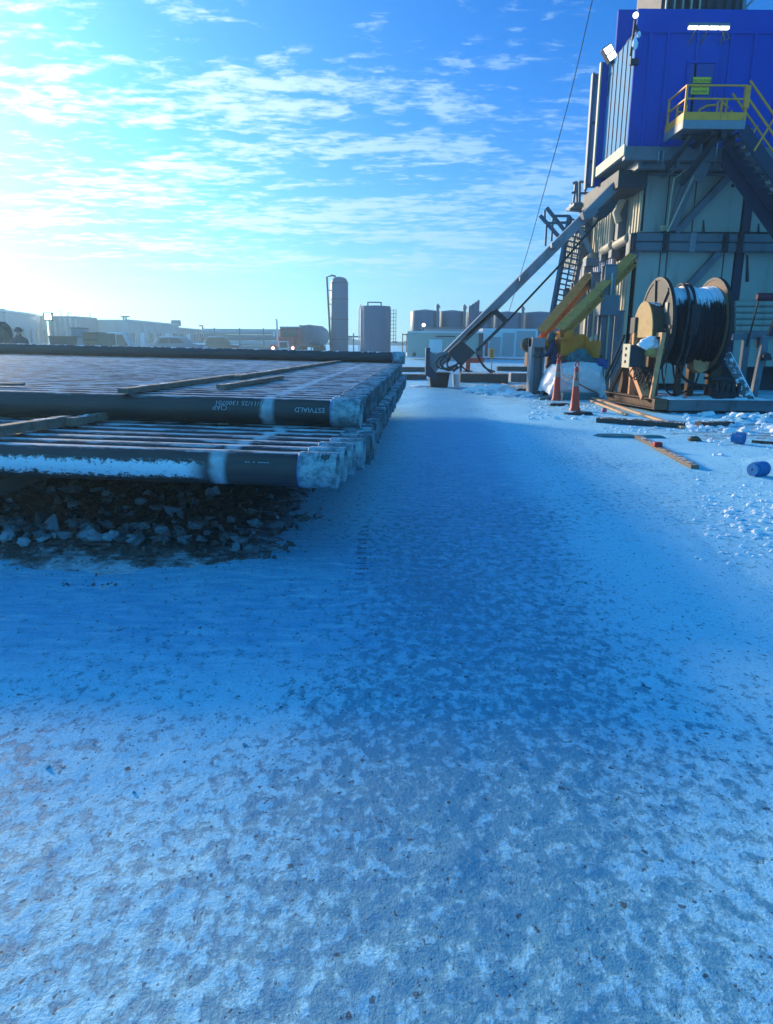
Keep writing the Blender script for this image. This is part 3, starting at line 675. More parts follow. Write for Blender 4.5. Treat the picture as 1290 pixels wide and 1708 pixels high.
# crate stacks and pallets behind the pile
def stack(label, px0, py0, px1, Y, dep, m, rows, slats):
    a = U(px0, py0, Y); b_ = U(px1, py0, Y); t_ = thing('pallet_stack', (a.x, Y, 0), label, 'pallet stack'); H_ = a.z; b = MB(); b.box(a.x+.03, b_.x-.03, Y+.04, Y+dep, 0, H_-.05); b.build('load', M[m], t_)
    b = MB()
    for k in range(rows): z = H_*(k+1)/rows; b.box(a.x, b_.x, Y, Y+dep+.05, z-.06, z)
    b.build('slat_layers', M['wood' if slats else 'timber'], t_)
stack('brown stacked load on pallets behind the pipe stack', 136, 554, 162, 40, 1.2, 'brown', 5, False)
stack('pale slatted pallet pile right of the brown load', 162, 556, 178, 40, 1.2, 'wood', 12, True)
stack('tall grey wrapped load left of the brown pallets', 116, 546, 134, 44, 1.2, 'bldgd', 4, False)
stack('dark low crate behind the pipe stack below the end block', 80, 560, 112, 36, 1.2, 'dark', 3, False)
# vehicles
def wheel(mb_, c, r, w_, n=20):
    mb_.lathe((c[0], c[1]-w_/2, c[2]), (0, 1, 0), [(0, .01), (0, r*.9), (.03, r), (w_-.03, r), (w_, r*.9), (w_, .01)], n)
def car(px_nose, px_tail, Y, label, cat, m, suv=True, rot=0.):
    a = U(px_tail, 575, Y); b_ = U(px_nose, 575, Y); Lc = b_.x-a.x; s_ = Lc/4.7; t_ = thing('parked_car' if suv else 'pickup_truck', (a.x, Y, 0), label, cat)
    hb = U(px_tail, 562 if suv else 555, Y).z/s_
    prof = [(0, .5), (.0, 1.0), (.12, 1.15), (.45, hb*.97), (.75, hb), (2.3, hb), (2.75, hb*.96), (3.35, 1.22), (4.35, 1.02), (4.65, .85), (4.7, .45)]
    b = MB(); b.prism([(a.x+x*s_, Y, z*s_) for x, z in prof], (0, 1.8*s_, 0)); b.build('body', M[m], t_, False, .05)
    b = MB(); b.prism([(a.x+x*s_, Y-.015, z*s_) for x, z in [(.5, 1.15), (.75, hb*.93), (1.5, hb*.93), (1.5, 1.15)]], (0, .03, 0)); b.prism([(a.x+x*s_, Y-.015, z*s_) for x, z in [(1.6, 1.15), (1.6, hb*.93), (2.35, hb*.93), (3.0, 1.2)]], (0, .03, 0)); b.build('side_window', M['glass'], t_)
    for x in (.85, 3.75):
        for yy in (.05, 1.75):
            b = MB(); wheel(b, (a.x+x*s_, Y+yy*s_, .36*s_), .36*s_, .24*s_); b.build('wheel', M['black'], t_, True)
    b = MB(); b.box(a.x+.6*s_, a.x+2.4*s_, Y+.2*s_, Y+1.6*s_, hb*s_, hb*s_+.06); b.build('roof_snow', M['snow'], t_)
    b = MB(); b.box(a.x+3.5*s_, a.x+4.5*s_, Y+.2*s_, Y+1.6*s_, 1.05*s_, 1.19*s_); b.build('bonnet_snow', M['snow'], t_, False, .03)
car(238, 172, 62, 'pale long nosed pickup beside the pallets with snow on its bonnet', 'pickup', 'bldg', False)
car(340, 255, 66, 'parked car with snow on roof and bonnet in front of the trailers', 'car', 'bldgd')
car(397, 340, 84, 'dark green car parked in front of the long grey pipe bundles', 'car', 'dark')
# bundles of long grey pipes
a = U(352, 556, 96); b_ = U(456, 556, 96)
t = thing('pipe_bundle', (a.x, 96, 0), 'long low stack of grey pipes stretching between the trailers and the red truck', 'pipe bundle')
for k in range(4):
    b = MB(); z = .35+k*.72; b.tube([(a.x-1, 96+k*.15, z), (b_.x+2, 96+k*.15, z)], .36, 12); b.build('long_pipe', M['bldg' if k % 2 else 'steel'], t, True)
b = MB()
for q in (358, 400, 440): p = U(q, 560, 95.5); b.beam((p.x, 95.5, 0), (p.x, 95.5, 3.0), .12, .12)
b.build('rack_post', M['steel'], t)
# red tractor with tank trailer
Y = 78; o_ = U(462, 584, Y); t = thing('tanker_truck', (o_.x, Y, 0), 'red tractor unit with snow on its cab pulling a rounded grey tank trailer', 'tanker truck')
pw = lambda px, py: U(px, py, Y)
x0 = pw(463, 560).x; x1 = pw(497, 560).x; zt_ = pw(480, 544).z
b = MB(); b.box(x0, x1, Y+1.6, Y+3.8, .9, zt_-.25); b.build('cab', M['red'], t, False, .06)
b = MB(); b.box(x0+.02, x1-.02, Y+1.5, Y+3.9, zt_-.24, zt_); b.build('cab_roof', M['snowtop'], t, False, .08)
b = MB(); b.box(x0+.15, x1-.15, Y+1.56, Y+1.62, zt_-1.05, zt_-.35); b.build('windscreen', M['glass'], t)
b = MB(); b.box(x0+.05, x1-.5, Y, Y+1.7, .75, pw(480, 562).z); b.build('bonnet', M['red'], t, False, .08)
b = MB(); b.box(x0+.1, x0+1.15, Y-.06, Y+.02, .6, pw(480, 569).z); b.build('grille', M['chrome'], t)
b = MB(); b.box(x0+.18, x0+1.07, Y-.08, Y-.04, .68, pw(480, 570.5).z); b.build('grille_mesh', M['dark'], t)
for q in (455.5, 488.5):
    b = MB(); p = pw(q, 580.5); b.lathe((p.x, Y-.1, p.z), (0, 1, 0), [(0, .01), (0, .13), (.15, .16), (.3, .1)], 14); b.build('headlight', M['warmlamp'], t, True)
    b = MB(); b.box(p.x-.3, p.x+.3, Y, Y+1.4, .5, p.z+.35); b.build('fender', M['red'], t, False, .08)
    b = MB(); wheel(b, (p.x, Y+.8, .5), .5, .3); b.build('wheel', M['black'], t, True)
b = MB(); p = pw(459, 575); q = pw(458, 533); b.tube([(p.x, Y+1.7, p.z), (p.x, Y+1.7, q.z-.1), (q.x-.1, Y+1.7, q.z+.1)], .09, 10); b.build('exhaust_stack', M['chrome'], t, True)
b = MB(); p = pw(454, 556); b.box(p.x-.1, p.x+.06, Y+1.3, Y+1.4, p.z-.3, p.z+.2); b.tube([(p.x, Y+1.35, p.z+.25), (x0, Y+1.4, p.z+.25)], .03); b.build('mirror', M['chrome'], t)
c1 = pw(500, 559); ax = Vector((.10, 1, 0)).normalized(); R_ = (pw(520, 559).x-pw(484, 559).x)/2
b = MB(); b.lathe((c1.x, Y+4.3, c1.z), ax, [(0, .01), (.05, R_*.6), (.25, R_*.93), (.5, R_), (9.5, R_), (9.8, R_*.9), (10, .01)], 28); b.build('tank', M['tank'], t, True)
b = MB()
for ph in (-.45, .35):
    b.tube([Vector((c1.x, Y+4.4, c1.z))+ax*k_+Vector((math.sin(ph)*R_*1.03, 0, math.cos(ph)*R_*1.03)) for k_ in (0, 9)], .09, 6)
b.build('walkway_rail', M['steel'], t, True)
b = MB(); b.box(c1.x-1.0, c1.x+1.1, Y+5, Y+14.5, .75, 1.0); b.build('chassis', M['dark'], t)
for yy in (11.5, 13):
    for s_ in (-1.1, 1.1): b = MB(); wheel(b, (c1.x+s_, Y+yy, .5), .5, .3); b.build('wheel', M['black'], t, True)
# small white truck behind
Y = 92; t = thing('white_truck', (U(523, 584, Y).x, Y, 0), 'small white truck between the tanker trailer and the tall silo', 'truck'); a = U(521, 570, Y); b_ = U(542, 571, Y)
b = MB(); b.prism([(a.x, Y, .45), (a.x, Y, 2.1), (a.x+.55, Y, 2.15), (a.x+.75, Y, 1.45), (b_.x, Y, 1.4), (b_.x, Y, .45)], (0, 1.9, 0)); b.build('body', M['white'], t, False, .04)
b = MB(); b.box(a.x+.12, a.x+.5, Y-.03, Y+.01, 1.4, 1.95); b.build('window', M['glass'], t)
for x in (.5, 1.35): b = MB(); wheel(b, (a.x+x, Y+.02, .36), .36, .25); b.build('wheel', M['black'], t, True)
# gantry of pipe rails behind
t = thing('pipe_gantry', (U(522, 584, 100).x, 100, 0), 'thin steel gantry rail between tanker trailer and silo', 'gantry'); b = MB(); p = U(518, 555, 100); q = U(604, 563, 100)
b.beam((p.x, 100, p.z), (U(549, 555, 100).x, 100, p.z), .15, .15); b.beam((p.x, 100, p.z-.45), (q.x, 100, p.z-.45), .15, .2); b.build('rail', M['tank'], t)
for qx in (519, 537, 590): b = MB(); b.beam((U(qx, 560, 100).x, 100, 0), (U(qx, 560, 100).x, 100, p.z), .16, .16); b.build('post', M['tank'], t)
# tall silo
Y = 84; t = thing('tall_silo', (U(566, 584, Y).x, Y, 0), 'tall slim blue grey silo with a ladder pipe up its left side', 'silo'); a = U(551.5, 470, Y); b_ = U(581, 470, Y); cx_ = (a.x+b_.x)/2; R_ = (b_.x-a.x)/2; zt_ = U(566, 461, Y).z
b = MB(); b.lathe((cx_, Y, 0), (0, 0, 1), [(0, R_), (zt_*.5, R_), (zt_-.75, R_), (zt_-.35, R_*.86), (zt_-.12, R_*.6), (zt_, .01)], 40); b.build('silo_body', M['tank'], t, True)
b = MB()
for z in (1.6, 3.8, 6.0, zt_-.75): b = MB(); b.lathe((cx_, Y, z), (0, 0, 1), [(0, R_), (0, R_+.04), (.08, R_+.04), (.08, R_)], 40); b.build('band', M['dark'], t, True)
b = MB(); b.tube([(cx_-R_+.02, Y-.3, 0), (cx_-R_-.18, Y-.3, zt_*.5), (cx_-R_-.38, Y-.3, zt_-.1), (cx_-R_+.2, Y-.2, zt_+.1), (cx_-R_+.6, Y-.1, zt_)], .11, 8); b.build('filling_pipe', M['dark'], t, True)
b = MB()
for k in range(6): z = 1+k*1.5; b = MB(); b.tube([(cx_-R_-.02-.04*k, Y-.3, z), (cx_-R_+.1, Y-.2, z)], .05, 6); b.build('bracket', M['dark'], t)
# second tank
Y = 76; t = thing('storage_tank', (U(626, 586, Y).x, Y, 0), 'wide dark storage tank with roof handle and caged ladder, right of the tall silo', 'tank'); a = U(601, 512, Y); b_ = U(652, 512, Y); cx_ = (a.x+b_.x)/2; R_ = (b_.x-a.x)/2; zt_ = U(626, 511, Y).z
b = MB(); b.lathe((cx_, Y, 0), (0, 0, 1), [(0, R_), (zt_*.5, R_), (zt_, R_), (zt_+.02, R_*.97), (zt_+.12, .01)], 16); b.build('tank_body', M['tank'], t)
b = MB(); q0 = U(613, 504, Y); q1 = U(637, 504, Y); b.beam((q0.x, Y, q0.z), (q1.x, Y, q0.z), .12, .12); b.beam((q0.x+.06, Y, zt_), (q0.x+.06, Y, q0.z), .14, .14); b.beam((q1.x-.06, Y, zt_), (q1.x-.06, Y, q0.z), .14, .14); b.build('roof_handle', M['tank'], t)
b = MB()
for q in (652, 657, 661): p = U(q, 520, Y); b.tube([(p.x, Y, U(q, 572 if q > 652 else 586, Y).z), (p.x, Y, U(q, 517, Y).z)], .03, 6)
for k in range(10): p0 = U(652, 517+k*6, Y); p1 = U(661, 517+k*6, Y); b.tube([(p0.x, Y, p0.z), (p1.x, Y, p1.z)], .025, 6)
b.build('caged_ladder', M['dark'], t)
b = MB(); b.tube([(cx_-R_-.12, Y-.3, 0), (cx_-R_-.12, Y-.3, zt_-.3), (cx_-R_+.1, Y-.3, zt_+.25)], .06, 8); b.build('vent_pipe', M['white'], t, True)
# tank farm
for k, (p0, p1, Yk, tp) in enumerate([(687, 732, 84, 520), (733, 776, 86, 521), (776, 822, 88, 523), (822, 871, 90, 523), (871, 930, 92, 523)]):
    a = U(p0, tp, Yk); b_ = U(p1, tp, Yk); cx_ = (a.x+b_.x)/2; R_ = (b_.x-a.x)/2*1.09
    t = thing('storage_tank', (cx_, Yk, 0), '%s of the row of round tanks behind the pale containers' % ('leftmost lit', 'second', 'third, behind the slanting beam,', 'fourth, right of the beam,', 'rightmost and widest')[k], 'tank', 'round tanks behind the containers')
    b = MB(); b.lathe((cx_, Yk, 0), (0, 0, 1), [(0, R_), (a.z*.5, R_), (a.z, R_), (a.z+.1, R_*.96), (a.z+.3, .01)], 32); b.build('tank_body', M['tank'], t, True)
    b = MB(); xr = b_.x-.35; b.box(xr, xr+.3, Yk-R_*.7-.4, Yk-R_*.7, 1, a.z+.45); b.lathe((xr+.15, Yk-R_*.7-.2, a.z+.4), (0, 0, 1), [(0, .3), (.2, .25), (.5, .01)], 8); b.build('hatch_tower', M['steel'], t)
for k in range(4):
    p = U(784+k*4.6, 512-k*3, 82); q = U(784+k*4.6, 560, 82)
    b = MB(); b.tube([(p.x, 82, q.z-2), (p.x, 82, p.z), (p.x+.12, 82, p.z+.12)], .17, 12)
    tag(b.build('exhaust_pipe', M['tank'], None, True, 0, (p.x, 82, 0)), '%s of four dark upright exhaust pipes left of the slanting beam' % ('shortest', 'second', 'third', 'tallest')[k], 'exhaust pipe', 'exhaust pipes behind the containers')
# containers
t, mb_, a, b_ = slabt('container', 'tan container unit with a pale notice and a small vent, left of the slanting beam', 'container', 680, 553, 806, 62, 3, 'bldgt', .25); mb_.build('container_box', M['bldgt'], t)
b = MB(); b.slab(683, 552.5, 806, 555, 61.93, .1); b.build('roof_rim', M['white'], t)
b = MB(); b.slab(716, 566, 738, 588, 61.9, .06); b.build('notice', M['white'], t)
b = MB(); b.slab(688.5, 588, 694, 594.5, 61.9, .06); b.build('vent', M['dark'], t)
b = MB(); b.slab(727, 560, 760, 562, 61.92, .05); b.build('door_seam', M['dark'], t)
b = MB()
for q in (672, 679): p = U(q, 556, 62.5); b.tube([(p.x, 62.5, .6), (p.x, 62.5, p.z)], .04, 6)
p0 = U(672, 558, 62.5); p1 = U(682, 558, 62.5); b.tube([p0, p1], .04, 6); b.build('handrail', M['dark'], t)
b = MB(); b.slab(799, 556, 806, 598, 61.85, .15); b.build('corner_post', M['dark'], t)
t, mb_, a, b_ = slabt('container', 'long pale blue container with grey doors right of the slanting beam', 'container', 806, 548, 898, 66, 4, 'white', .25); mb_.build('container_box', M['white'], t)
for (q0, q1, y0, y1) in ((818, 835, 562, 594), (839, 858, 555, 594), (862, 893, 552, 594)):
    b = MB(); b.slab(q0, y0, q1, y1, 65.93, .06); b.build('door', M['bldg'], t)
b = MB(); b.slab(810, 570, 814, 594, 65.9, .06); b.build('warning_strip', M['red'], t)
t, mb_, a, b_ = slabt('container', 'pale sloped roof shed behind the tan container', 'container', 708, 548, 806, 70, 4, 'bldg', .25); mb_.build('container_box', M['bldg'], t)
b = MB(); p = U(708, 547, 70); q = U(806, 547, 70); b.box(p.x-.1, q.x, 69.9, 74, p.z-.05, p.z+.1); b.build('roof_edge', M['snowtop'], t)
# floodlight over the shed
t = thing('floodlight', U(707, 560, 69), 'lit white floodlight on a short post in front of the left tank', 'floodlight'); b = MB(); p = U(707, 542, 69); b.tube([(p.x, 69.2, 2), (p.x, 69.2, p.z)], .04, 6); b.build('post', M['dark'], t)
b = MB(); b.lathe((p.x, 69, p.z), (0, 1, 0), [(0, .01), (0, .17), (.15, .14), (.2, .01)], 16); b.build('lamp', M['lamp'], t)
# fence line and small far things
t = thing('sign_post', G(820, 617), 'yellow notice board on a thin post standing in the snow', 'sign'); b = MB(); p = G(820, 617); Ys = p.y
b.beam((p.x, Ys, 0), (p.x, Ys, U(820, 582, Ys).z), .05, .05); b.build('post', M['steel'], t)
b = MB(); b.slab(816, 581, 825, 597, Ys-.05, .05); sg = b.build('notice_board', M['rail'], t, False, .02)
b = MB()
for k in range(5): b.slab(818.5, 584+k*2.4, 822.8, 585.1+k*2.4, Ys-.058, .006)
b.build('lettering', M['ink'], t).parent = sg
bpy.context.view_layer.update()
t = thing('pipe_barrier', G(780, 620), 'bent orange pipe barrier standing in the snow below the slanting beam', 'barrier'); p = G(780, 620)
b = MB(); b.tube([(p.x, p.y, 0), (p.x, p.y, U(780, 603, p.y).z), (U(784, 601, p.y).x, p.y, U(780, 601, p.y).z), (U(808, 600, p.y).x, p.y+.4, U(808, 601, p.y).z)], .14, 10); b.build('pipe', M['orange'], t, True)
b = MB(); b.box(p.x-.25, p.x+.25, p.y-.25, p.y+.25, 0, .06); b.build('foot_plate', M['dark'], t)
# far snow bank and treeline along the horizon
b = MB()
for i in range(260):
    x = -330+i*2.6; h_ = 1.0+2.2*abs(mn.fractal(Vector((i*.21, 2, 0)), 1, 2, 3)); lump(b, (x, 250+8*mn.noise(Vector((i*.4, 0, 0))), 0), 2.6, 2, h_, i, .5, 2)
tag(b.build('far_treeline', mat('frosted_brush', (.10, .12, .14), .9, 0, .3, .3, bump=0), None, True), 'low line of frosted brush along the horizon', 'treeline', kind='stuff')
#PART4
# ------------------------------------------------------------------ drilling rig
YW = 24.4
rig = thing('drilling_rig', (U(1075, 560, YW).x+4, YW+4, 0), 'tall drilling rig with a blue clad cabin on top of a pale walled base', 'drilling rig')
XW = U(1076, 293, YW).x
def P4(*q): return [U(*p) for p in q]
b = MB(); b.box(XW+.12, XW+9.5, YW+.10, YW+9, .75, U(1076, 285, YW).z); b.box(XW+.5, XW+9, YW+.5, YW+8.5, 0, .8); b.build('base_core', M['dark'], rig)
# front panels of the base
def fpan(px0, py0, px1, py1, m='cream', Y=YW, th=.1, name='base_panel', clampx=None):
    b_ = MB(); a = U(px0, py0, Y); c_ = U(px1, py0, Y); z0 = U((px0+px1)/2, py1, Y).z; z1 = U((px0+px1)/2, py0, Y).z
    x0 = max(a.x, XW+.0) if clampx is None else a.x
    b_.box(x0, c_.x, Y, Y+th, z0, z1); return b_
gp = mat('grey_base_panel', (.36, .38, .33), .6, 0, .10, .8, (.13, .14, .12), .6, (1.2, 1.2, .14), bump=.1)
for (q, m_) in (((1070, 292, 1117, 387), gp), ((1119, 292, 1163, 387), gp), ((1165, 292, 1245, 387), gp), ((1263, 292, 1310, 387), gp), ((1312, 292, 1370, 387), gp), ((1372, 292, 1440, 387), gp)):
    fpan(*q).build('base_panel', m_, rig, False, .012)
for (q, m_) in (((1060, 420, 1102, 600), gp), ((1104, 420, 1113, 600), gp), ((1115, 420, 1208, 640), gp), ((1210, 420, 1226, 640), gp), ((1243, 420, 1300, 612), gp), ((1302, 420, 1420, 612), gp)):
    fpan(*q).build('base_panel', m_, rig, False, .012)
b = MB()
for k in range(6):
    y0 = 506+k*10.5; a = U(1228, y0, YW-.12); c_ = U(1420, y0, YW-.12); b.tube([(a.x, YW-.04, a.z), (c_.x, YW-.04, a.z)], .10, 10)
b.build('ribbed_panel', gp, rig, True)
b = MB()
for (py_) in (395.5, 411): a = U(1052, py_, YW-.2); c_ = U(1420, py_, YW-.2); b.box(a.x, c_.x, YW-.30, YW-.02, a.z-.135, a.z+.135)
b.build('girder_band', M['steel'], rig, False, .05)
for q in (1058, 1113, 1213, 1238):
    b = MB(); a = U(q-5, 389, YW-.34); c_ = U(q+5, 389, YW-.34); z0 = U(q, 421, YW-.34).z; b.box(a.x, c_.x, YW-.36, YW-.30, z0, a.z); b.box(a.x+.05, a.x+.10, YW-.42, YW-.36, z0+.1, a.z-.1); b.box(c_.x-.10, c_.x-.05, YW-.42, YW-.36, z0+.1, a.z-.1)
    p = Vector(((a.x+c_.x)/2, YW-.40, a.z-.15)); b.tube([p, p+Vector((.05, 0, -.3))], .03, 6); b.build('hinge_clamp', M['dark'], rig, False, .01)
b = MB(); a = U(1153, 387, YW-.34); c_ = U(1164, 387, YW-.34); b.box(a.x, c_.x, YW-.335, YW-.30, U(1158, 420, YW-.34).z, a.z); b.build('cover_plate', M['beam'], rig, False, .02)
b = MB(); b.beam(U(1216, 294, YW-.12), U(1126, 389, YW-.12), .22, .24, (0, -1, 0)); b.build('diagonal_brace', M['steel'], rig, False, .02)
b = MB(); b.beam(U(1200, 421, YW-.12), U(1128, 500, YW-.12), .22, .24, (0, -1, 0)); b.build('diagonal_brace', M['steel'], rig, False, .02)
b = MB(); b.beam(U(1175, 262, 23.3), U(1160, 300, 23.6), .45, .3, (0, -1, 0)); b.prism(P4((1147, 282, 23.5), (1172, 276, 23.5), (1128, 384, 24.0), (1114, 386, 24.0)), (0, .22, 0)); b.build('raking_arm', M['steel'], rig, False, .02)
b = MB(); b.tube(P4((1143, 283, 23.4), (1136, 290, 23.4), (1125, 297, 23.4), (1120, 330, 23.7), (1114, 378, 23.9)), .025, 6); b.tube(P4((1160, 288, 23.4), (1114, 386, 23.9)), .03, 6); b.tube(P4((1146, 280, 23.35), (1158, 272, 23.35)), .04, 6)
for k in range(3): b.tube(P4((1102, 377+k*3, 24.1), (1114, 376.5+k*3, 23.9)), .028, 6)
b.build('cable', M['cream'], rig, True)
b = MB()
for (q0, q1) in ((1246.5, 1262), ):
    a = U(q0, 300, YW+.05); c_ = U(q1, 300, YW+.05); b.box(a.x, c_.x, YW+.02, YW+.12, U(1250, 388, YW).z, a.z)
a = U(1228, 430, YW); c_ = U(1243, 430, YW); b.box(a.x, c_.x, YW+.02, YW+.12, .8, U(1230, 420, YW).z); b.build('dark_gap', M['navy'], rig)
b = MB()
for (x_, y0, y1, wd) in ((1174, 366, 388, 2.5), (1266, 372, 388, 2), (1223, 306, 312, 3), (1247, 424, 470, 3)):
    b = MB(); b.prism(P4((x_-wd, y1, YW-.012), (x_-wd*.4, y0, YW-.012), (x_+wd*.6, y0+2, YW-.012), (x_+wd, y1, YW-.012)), (0, .01, 0)); b.build('rust_stain', M['dark'], rig)
# left face of the base, lit by the sun: corrugated cream sheets, stepping back
ztop = U(1076, 293, YW).z; zc = U(1072, 388, YW).z
def side_sheet(y0, y1, z0, z1, x=XW, m='cream', st=.28, name='side_sheet'):
    b_ = MB(); b_.box(x, x+.1, y0, y1, z0, z1); y = y0+.05
    while y < y1-.06: b_.box(x-.035, x, y, y+.1, z0, z1); y += st
    return b_.build(name, M[m], rig)
side_sheet(YW, YW+1.25, zc+.05, ztop-.05, XW-.02); side_sheet(YW+.02, YW+1.3, .9, zc-.75, XW-.25)
side_sheet(YW+2.0, YW+4.6, zc-.2, ztop-.5, XW-.35, 'cream'); side_sheet(YW+4.65, YW+7.2, zc-.5, ztop-1.0, XW-.75, 'cream')
side_sheet(YW+1.6, YW+4.2, .4, zc-.6, XW-.3, 'greypanel')
b = MB(); b.beam((XW-.15, YW+1.5, zc-.4), (XW-.15, YW+1.5, ztop+.2), .32, .32); b.beam((XW-.05, YW+1.8, 0), (XW-.05, YW+1.8, ztop), .3, .3); b.beam((XW-.5, YW+4.6, zc-2), (XW-.5, YW+4.6, ztop-.4), .3, .3); b.build('corner_column', M['steel'], rig, False, .02)
b = MB(); b.tube([(XW-.3, YW+1.3, zc+.5), (XW-.42, YW+1.3, ztop-.9), (XW-.2, YW+1.3, ztop-.4), (XW+.1, YW+1.3, ztop-.3)], .13, 12); b.build('duct', M['cream'], rig, True)
# round pipe rails along the left side
for (s0, s1) in (((1049, 397, YW+.1), (1028, 409, YW+1.1)), ((1022, 409, YW+1.3), (1007, 418, YW+2.4)), ((990, 427, YW+3.5), (977, 436, YW+4.6))): MB().tube([U(*s0), U(*s1)], .15, 12).build('round_rail', M['cream'], rig, True)

b = MB()
for q in ((1052, 388, 1066, 430, YW-.15), (1022, 400, 1034, 430, YW+1.2), (1004, 416, 1012, 436, YW+2.3)):
    a = U(q[0], q[1], q[4]); c_ = U(q[2], q[3], q[4]); MB().box(a.x, c_.x, q[4], q[4]+.35, c_.z, a.z).build('rail_bracket', M['steel'], rig, False, .03)
# columns standing left of the base
cols = [(1011, 1030, 443, 640, 22.6, 1), (1027, 1042, 520, 640, 23.6, 0), (987, 1003, 456, 600, 25.0, 0), (957.5, 973, 472, 600, 26.6, 0), (943.5, 957, 482, 600, 28.4, 0)]
for k, (x0, x1, y0, y1, Y, cap) in enumerate(cols):
    a = U(x0, y0, Y); c_ = U(x1, y0, Y); b = MB(); w_ = (c_.x-a.x); b.box(a.x, c_.x, Y, Y+.06, 0, a.z); b.box(a.x, c_.x, Y+.34, Y+.40, 0, a.z); b.box(a.x+w_*.42, a.x+w_*.58, Y+.06, Y+.34, 0, a.z); b.box(a.x-.03, c_.x+.03, Y-.02, Y+.43, a.z, a.z+.05)
    if cap: b.box(a.x-.10, c_.x+.12, Y-.12, Y+.42, a.z*.62, a.z*.62+.6)
    b.build('leg_column', M['steel'], rig, False, .012)
b = MB()
for (q, Y) in (((1014, 455, 1016, 640), 22.5), ((990, 470, 992, 600), 24.9), ((976, 520, 979, 600), 25.5)):
    MB().slab(*q, Y, .3).build('lit_flange', M['cream'], rig)  # column edges cream instead of grey: sunlight put into the colour
b = MB(); a = U(984, 428, 25.2); b.slab(978, 430, 1000, 444, 25.4, .4); b.slab(986, 455, 1000, 470, 25.2, .3); b.prism(P4((976, 437, 25.6), (990, 437, 25.6), (990, 480, 25.6), (972, 480, 25.6)), (0, .3, 0)); b.build('knee_bracket', M['steel'], rig, False, .02)
# yellow raking struts and the yellow jack box
st_ = mat('tan_yellow_strut', (.74, .28, .06), .6, 0, .2, 3, (.14, .09, .05), .6, (1, 1, 1))
for (p, q, w_) in (((1056, 432, 23.6), (934, 556, 21.2), .36), ((985, 462, 25.4), (903, 559, 22.6), .34)):
    b = MB(); b.beam(U(*p), U(*q), .30, w_, (0, -.35, 1), True); b.build('raking_strut', st_, rig, False, .01)
b = MB(); b.slab(936, 557, 975, 594, 21.4, 1.0); b.prism(P4((975, 560, 21.4), (1004, 570, 20.9), (1000, 598, 20.9), (975, 595, 21.4)), (0, 1.0, 0)); b.prism(P4((932, 553, 21.3), (955, 548, 21.3), (962, 559, 21.3), (934, 560, 21.3)), (0, .5, 0))
b.lathe(U(948, 558, 21.25), (0, -1, 0), [(0, .01), (0, .14), (.12, .14), (.12, .08), (.16, .08), (.16, .01)], 14); b.build('jack_box', M['yellow'], rig, False, .02)
b = MB(); b.prism(P4((909, 568, 21.8), (926, 563, 21.8), (928, 580, 21.8), (920, 587, 21.8), (907, 584, 21.8)), (0, .6, 0)); b.lathe(U(915, 572, 21.75), (0, -1, 0), [(0, .01), (0, .12), (.1, .12), (.1, .01)], 12); b.build('jack_foot', M['yellow'], rig, False, .02)
b = MB(); a = U(888, 563, 21.6); c_ = U(911, 563, 21.6); b.box(a.x, a.x+.10, 21.6, 22.1, 0, a.z); b.box(a.x+.36, c_.x, 21.6, 22.1, 0, a.z); b.box(a.x, c_.x, 21.55, 22.15, a.z-.28, a.z); b.box(a.x+.1, a.x+.36, 21.9, 21.95, 0, a.z-.2); b.build('foot_post', M['beam'], rig, False, .02)
b = MB(); b.lathe(U(884, 575, 22.4), (0, 1, 0), [(0, .01), (0, .22), (.4, .22), (.4, .01)], 14); b.slab(880, 588, 892, 612, 22.5, .5); b.slab(914, 590, 922, 616, 22.4, .4); b.prism(P4((912, 612, 22.2), (920, 600, 22.2), (923, 604, 22.2), (917, 618, 22.2)), (0, .2, 0)); b.build('jack_machinery', M['rust'], rig, False, .02)
b = MB(); b.slab(958, 592, 1004, 612, 22.2, .8); b.slab(930, 592, 950, 630, 23.4, .5); b.build('under_beam', M['dark'], rig, False, .02)
b = MB()
for (x_, y0, y1) in ((985, 562, 569), (993, 557, 567)): b.tube(P4((x_, y1, 20.85), (x_+3, y0, 20.85)), .04, 6)
b.build('locking_pin', M['cream'], rig)
# deck that carries the cabin
YD = 22.9; dz1 = U(1045, 243, YD).z; dz0 = U(1045, 266, YD).z; XD = U(1044, 243, YD).x
yb = 25.9
b = MB(); b.box(XD, XD+11, YD, YD+.25, dz0, dz1); b.box(XD, XD+11, YD+.25, yb, dz0+.1, dz1); b.build('deck', M['steel'], rig, False, .015)
b = MB(); b.box(XD-.05, XD-.003, YD-.04, yb+.2, dz0+.12, dz1+.05); b.build('lit_deck_edge', M['cream'], rig)  # sunlight on the deck's left edge, painted as a cream strip
b = MB(); zb2 = U(1100, 291, YW-.3).z
b.box(XD+.6, XD+11, YW-1.1, YW-.85, zb2, dz0); b.box(XD+.3, XD+11, YW-.4, YW-.15, zb2, dz0-.1)
for k in range(9): b.box(XD+.5+k*1.15, XD+.62+k*1.15, YD+.25, YW+.3, dz0-.18, dz0+.09)
b.build('deck_joist', M['steel'], rig, False, .01)
b = MB(); b.box(XD+.1, XD+1.0, YD+.8, yb+2, dz0-.6, dz0-.1); b.build('floor_beam', M['dark'], rig, False, .01)
